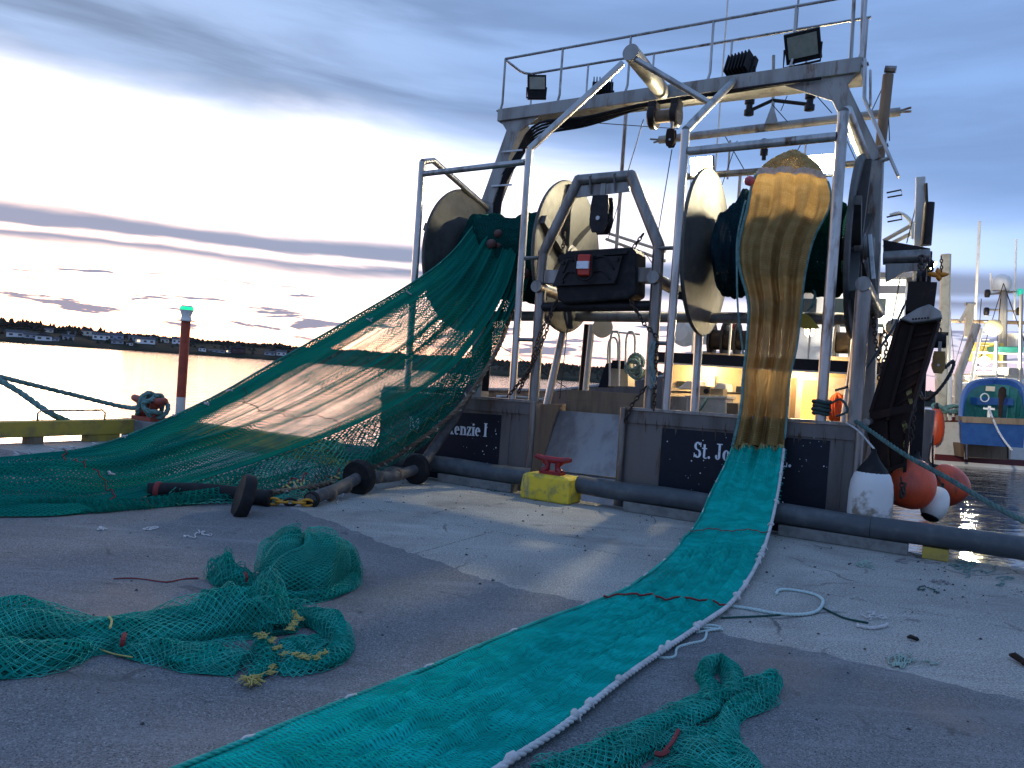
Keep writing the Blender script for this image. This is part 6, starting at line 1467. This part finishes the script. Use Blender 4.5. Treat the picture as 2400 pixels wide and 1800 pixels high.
m_ += crumple(G(470, 1540), gx(470, 1540, 600, 1552), gx(470, 1540, 462, 1512), 1, .05, .028) + crumple(G(700, 1550), gx(700, 1550, 770, 1540), gx(700, 1550, 692, 1522), 4, .05, .032)
np_mesh(m_, 'netting', tealtw, h1); cores(h1)
ry = random.Random(4); b = MB()
def tuft(b, p, k, s, r=.0045):
    for i in range(k): b.tube([p, p + V((ry.uniform(-1, 1), ry.uniform(-1, 1), ry.uniform(-.1, .9))) * s, p + V((ry.uniform(-1.4, 1.4), ry.uniform(-1.4, 1.4), ry.uniform(-.2, .7))) * s], r * .7, 4)
for (x, y, z) in ((690, 1440, .10), (700, 1450, .10), (690, 1462, .09), (680, 1475, .08), (620, 1492, .10), (635, 1500, .08), (610, 1490, .1), (650, 1520, .06), (665, 1535, .05), (690, 1532, .06), (705, 1540, .06), (722, 1542, .06), (745, 1540, .06), (757, 1532, .06), (640, 1565, .03), (636, 1580, .03)):
    for k in range(3): tuft(b, G(x + ry.uniform(-6, 6), y + ry.uniform(-4, 4), z), 6, .019, .0036)
tuft(b, G(585, 1602, .02), 26, .045); tuft(b, G(600, 1596, .02), 14, .04)
b.build('yellow_tufts', yeltw, h1, kind='stuff')
b = MB(); b.tube(curve([G(208, 1512, .05), G(235, 1522, .03), G(270, 1533, .02), G(310, 1540, .03)], 20), .0042, 5); b.tube(curve([G(255, 1445, .16), G(262, 1455, .15), G(258, 1472, .14)], 10), .006, 5); b.build('yellow_twine', yeltw, h1)
b = MB(); b.tube(curve([G(292, 1486, .10), G(288, 1500, .09), G(286, 1512, .06)], 10), .013, 6); b.build('red_whipping', redtw, h1)
h2 = thing('net_ball', 'rounded ball of bunched green netting behind the long heap', 'fishing net', g0(715, 1390))
m_ = blob(G(705, 1372), .36, .30, .36, 3) + blob(G(785, 1352), .20, .22, .25, 8) + bundle([g0(600, 1385), g0(545, 1375), g0(510, 1355)], [.07, .10, .09], [.06, .18, .16], 9) + bundle([g0(610, 1398), g0(540, 1405), g0(470, 1402)], [.05, .06, .04], [.05, .06, .04], 10) + bundle([g0(640, 1415), g0(720, 1408), g0(800, 1385), g0(830, 1350)], [.07, .09, .08, .06], [.05, .06, .06, .08], 14)
np_mesh(m_, 'netting', tealtw, h2); cores(h2)
b = MB(); b.tube(curve([G(266, 1357, .006), G(300, 1355, .008), G(340, 1358, .006), G(390, 1364, .008), G(430, 1357, .008), G(465, 1355, .01)], 50), .006, 5); b.build('red_tail', redtw, h2)
b = MB(); b.tube(curve([G(574, 1342, .16), G(578, 1352, .14), G(577, 1362, .10)], 8), .010, 5); b.build('red_tie', redtw, h2)
h3 = thing('net_scrap', 'twisted scrap of green netting with a loop lying at the lower right', 'fishing net', g0(1600, 1700))
m_ = bundle([g0(1270, 1830), g0(1400, 1800), g0(1470, 1765), g0(1540, 1725), g0(1600, 1690), g0(1650, 1660)], [.10, .11, .11, .10, .10, .09], [.05, .06, .08, .06, .06, .05], 21, .024)
m_ += bundle([g0(1650, 1668), g0(1668, 1630), g0(1648, 1590), g0(1690, 1565), g0(1715, 1600), g0(1708, 1640), g0(1660, 1665)], [.06, .055, .05, .05, .055, .06, .06], [.06, .06, .07, .08, .07, .06, .05], 22, .024)
m_ += bundle([g0(1690, 1660), g0(1740, 1630), g0(1785, 1625), g0(1815, 1600)], [.05, .07, .08, .05], [.05, .06, .08, .06], 23, .024)
m_ += bundle([g0(1800, 1640), g0(1745, 1665), g0(1710, 1690), g0(1690, 1740), g0(1660, 1800), g0(1640, 1850)], [.06, .08, .05, .08, .14, .18], [.06, .07, .04, .05, .05, .05], 24, .024)
m_ += bundle([g0(1560, 1770), g0(1640, 1750), g0(1700, 1770), g0(1740, 1810)], [.08, .12, .12, .08], [.03, .04, .05, .03], 25, .024)
m_ += crumple(G(1640, 1780), gx(1640, 1780, 1770, 1790), gx(1640, 1780, 1620, 1720), 8, .06, .022) + crumple(G(1460, 1770), gx(1460, 1770, 1570, 1720), gx(1460, 1770, 1430, 1740), 9, .06, .022)
np_mesh(m_, 'netting', tealtw, h3); cores(h3)
b = MB(); b.tube(curve([G(1590, 1712, .06), G(1575, 1740, .06), G(1555, 1762, .05)], 10), .010, 5); b.tube(curve([G(1535, 1765, .05), G(1550, 1768, .05), G(1565, 1760, .05)], 10), .012, 5); b.build('red_seam', redtw, h3)

# ------------------------------------------------------------------ litter of rope ends
mint = mat('mint_rope', (.30, .42, .36)); gcord = mat('dark_green_cord', (.01, .07, .06), .85)
def scrap(pts, r, m, label, name='rope_scrap', n=30): return tag(rope_mesh([G(x, y, z) for (x, y, z) in pts], r, n=5).build(name, m, smooth=True), label, 'rope')
pale = mat('pale_mint_line', (.50, .62, .60), .8, 0, (.40, .52, .50), 10)
scrap([(1712, 1420, .012), (1760, 1427, .012), (1820, 1438, .012), (1880, 1440, .012), (1915, 1432, .012), (1929, 1412, .012), (1920, 1398, .012), (1890, 1388, .012), (1850, 1382, .012), (1826, 1383, .014), (1819, 1392, .012)], .0125, pale, 'pale rope with a hooked loop lying beside the teal strip')
scrap([(1535, 1538, .01), (1560, 1542, .01), (1582, 1538, .01), (1588, 1518, .01), (1620, 1508, .01), (1650, 1500, .01), (1657, 1478, .01)], .009, pale, 'thin pale cord curling out from under the white edge rope')
scrap([(1630, 1482, .01), (1660, 1478, .012), (1690, 1472, .02), (1665, 1465, .02), (1640, 1470, .014), (1695, 1476, .01)], .009, pale, 'small knotted pale cord tucked against the white edge rope')
scrap([(1690, 1448, .008), (1735, 1446, .009), (1800, 1443, .008), (1860, 1438, .008)], .007, gcord, 'short dark green cord under the hooked pale rope')
scrap([(1930, 1425, .008), (1960, 1440, .01), (1985, 1450, .008), (2035, 1460, .008)], .008, gcord, 'dark green cord leading from the rope loop towards the white rag')
scrap([(2008, 1466, .012), (2040, 1472, .012), (2070, 1468, .012), (2080, 1463, .014)], .013, ropew, 'short white rope end just below the white rag')
def fuzz(x, y, sx, sy, m, k, s, label, r=.006):
    b = MB(); rf = random.Random(int(x * 7 + y)); c0_ = G(x, y, .0); ex = (G(x + sx, y, 0) - c0_); ey = (G(x, y - sy, 0) - c0_)
    for q_ in range(max(2, k // 14)):
        pts = []; th = rf.uniform(0, 6.28); p_ = [rf.gauss(0, .5), rf.gauss(0, .5)]
        for j in range(26):
            th += rf.gauss(0, .8); p_[0] = (p_[0] + cos(th) * .34) * .96; p_[1] = (p_[1] + sin(th) * .34) * .96
            hh = .004 + r + s * .55 * max(0, 1 - (p_[0] ** 2 + p_[1] ** 2) * .35) * rf.random()
            pts.append(c0_ + ex * p_[0] + ey * p_[1] + ZA * hh)
        if q_: pts.insert(0, c0_ + ZA * (.006 + r))
        b.tube(curve(pts, 90), r * .8, 5)
    return tag(b.build('rope_fray', m, smooth=True), label, 'rope scrap')
fuzz(2052, 1449, 14, 5, ropew, 26, .035, 'crumpled white rag of frayed rope on the concrete')
fuzz(2104, 1548, 14, 10, mint, 60, .035, 'frayed mint rope tuft at the edge of the asphalt'); fuzz(2150, 1554, 12, 4, mint, 26, .03, 'smaller frayed mint end right beside the mint tuft')
fuzz(2032, 1325, 16, 4, mint, 50, .03, 'flat frayed teal rope piece on the concrete right of the strip'); fuzz(2275, 1330, 20, 7, ropem, 70, .04, 'teal rope fray in the gap under the kerb pipe')
fuzz(2200, 1365, 8, 4, mat('grey_rag', (.25, .23, .24), .9), 30, .03, 'small grey rag on the concrete below the kerb gap'); fuzz(2172, 1380, 10, 3, gcord, 24, .03, 'dark green frayed bit left of the grey rag')
fuzz(466, 1250, 12, 5, ropew, 40, .03, 'white frayed rope knot left of the net ball on the asphalt'); fuzz(240, 1241, 6, 3, ropew, 20, .025, 'small white scrap near the left net edge'); fuzz(370, 1240, 12, 2, ropew, 14, .03, 'thin white rope sliver between the two white scraps')
fuzz(795, 1168, 5, 4, ropew, 30, .025, 'white fluff beside the rubber roller end'); fuzz(905, 1178, 5, 4, ropew, 24, .025, 'white fluff lying alone on the concrete by the rollers')
fuzz(2120, 1318, 22, 4, mat('grey_rag', (.25, .23, .24)), 30, .03, 'small grey fray against the kerb block at the right', .005)
fuzz(1272, 1172, 10, 2, gcord, 30, .03, 'dark green fray at the foot of the yellow cleat block', .005)
fuzz(1160, 1147, 18, 2, gcord, 40, .03, 'dark weedy fray along the kerb pipe left of the yellow block', .005)
fuzz(2345, 1362, 16, 3, ropem, 30, .04, 'teal rope end at the right edge under the kerb')
def stick(x0, y0, x1, y1, r, m, label, nm='debris'):
    b = MB(); a, c2 = G(x0, y0, r), G(x1, y1, r); b.tube([a, a.lerp(c2, .3) + ZA * r * .6, a.lerp(c2, .7) + V((r, 0, 0)), c2], [r * .5, r, r * .9, r * .6], 7); return tag(b.build(nm, m, smooth=True), label, 'debris')
stick(2126, 1494, 2152, 1499, .016, dark, 'black stubby scrap on the pale concrete'); stick(2368, 1535, 2400, 1556, .022, rustm, 'dark brown scrap at the right edge of the concrete')
# scattered grit and crumbs
b = MB(); rs = random.Random(77)
for i in range(900):
    if rs.random() < .7: u, w = rs.uniform(-7, 4), min(9.0, 9.0 - abs(rs.gauss(0, 1.6)))
    else: u, w = rs.uniform(-7, 3), rs.uniform(1.5, 6)
    s = rs.choice((.002, .003, .004, .006, .009, .014)) * rs.uniform(.7, 1.2); c = P(u, w, s * .3 + .004)
    pts = [c + V((cos(t) * s * rs.uniform(.6, 1.3), sin(t) * s * rs.uniform(.6, 1.3), -s * .35)) for t in (0, 1.57, 3.14, 4.71)]; b.add(pts + [c + ZA * s * .5], [(0, 1, 4), (1, 2, 4), (2, 3, 4), (3, 0, 4)])
o = b.build('grit', mat('dark_grit', (.05, .047, .045), .9), kind='stuff'); o['label'] = 'dark grit and crumbs scattered over the pier'; o['category'] = 'grit'
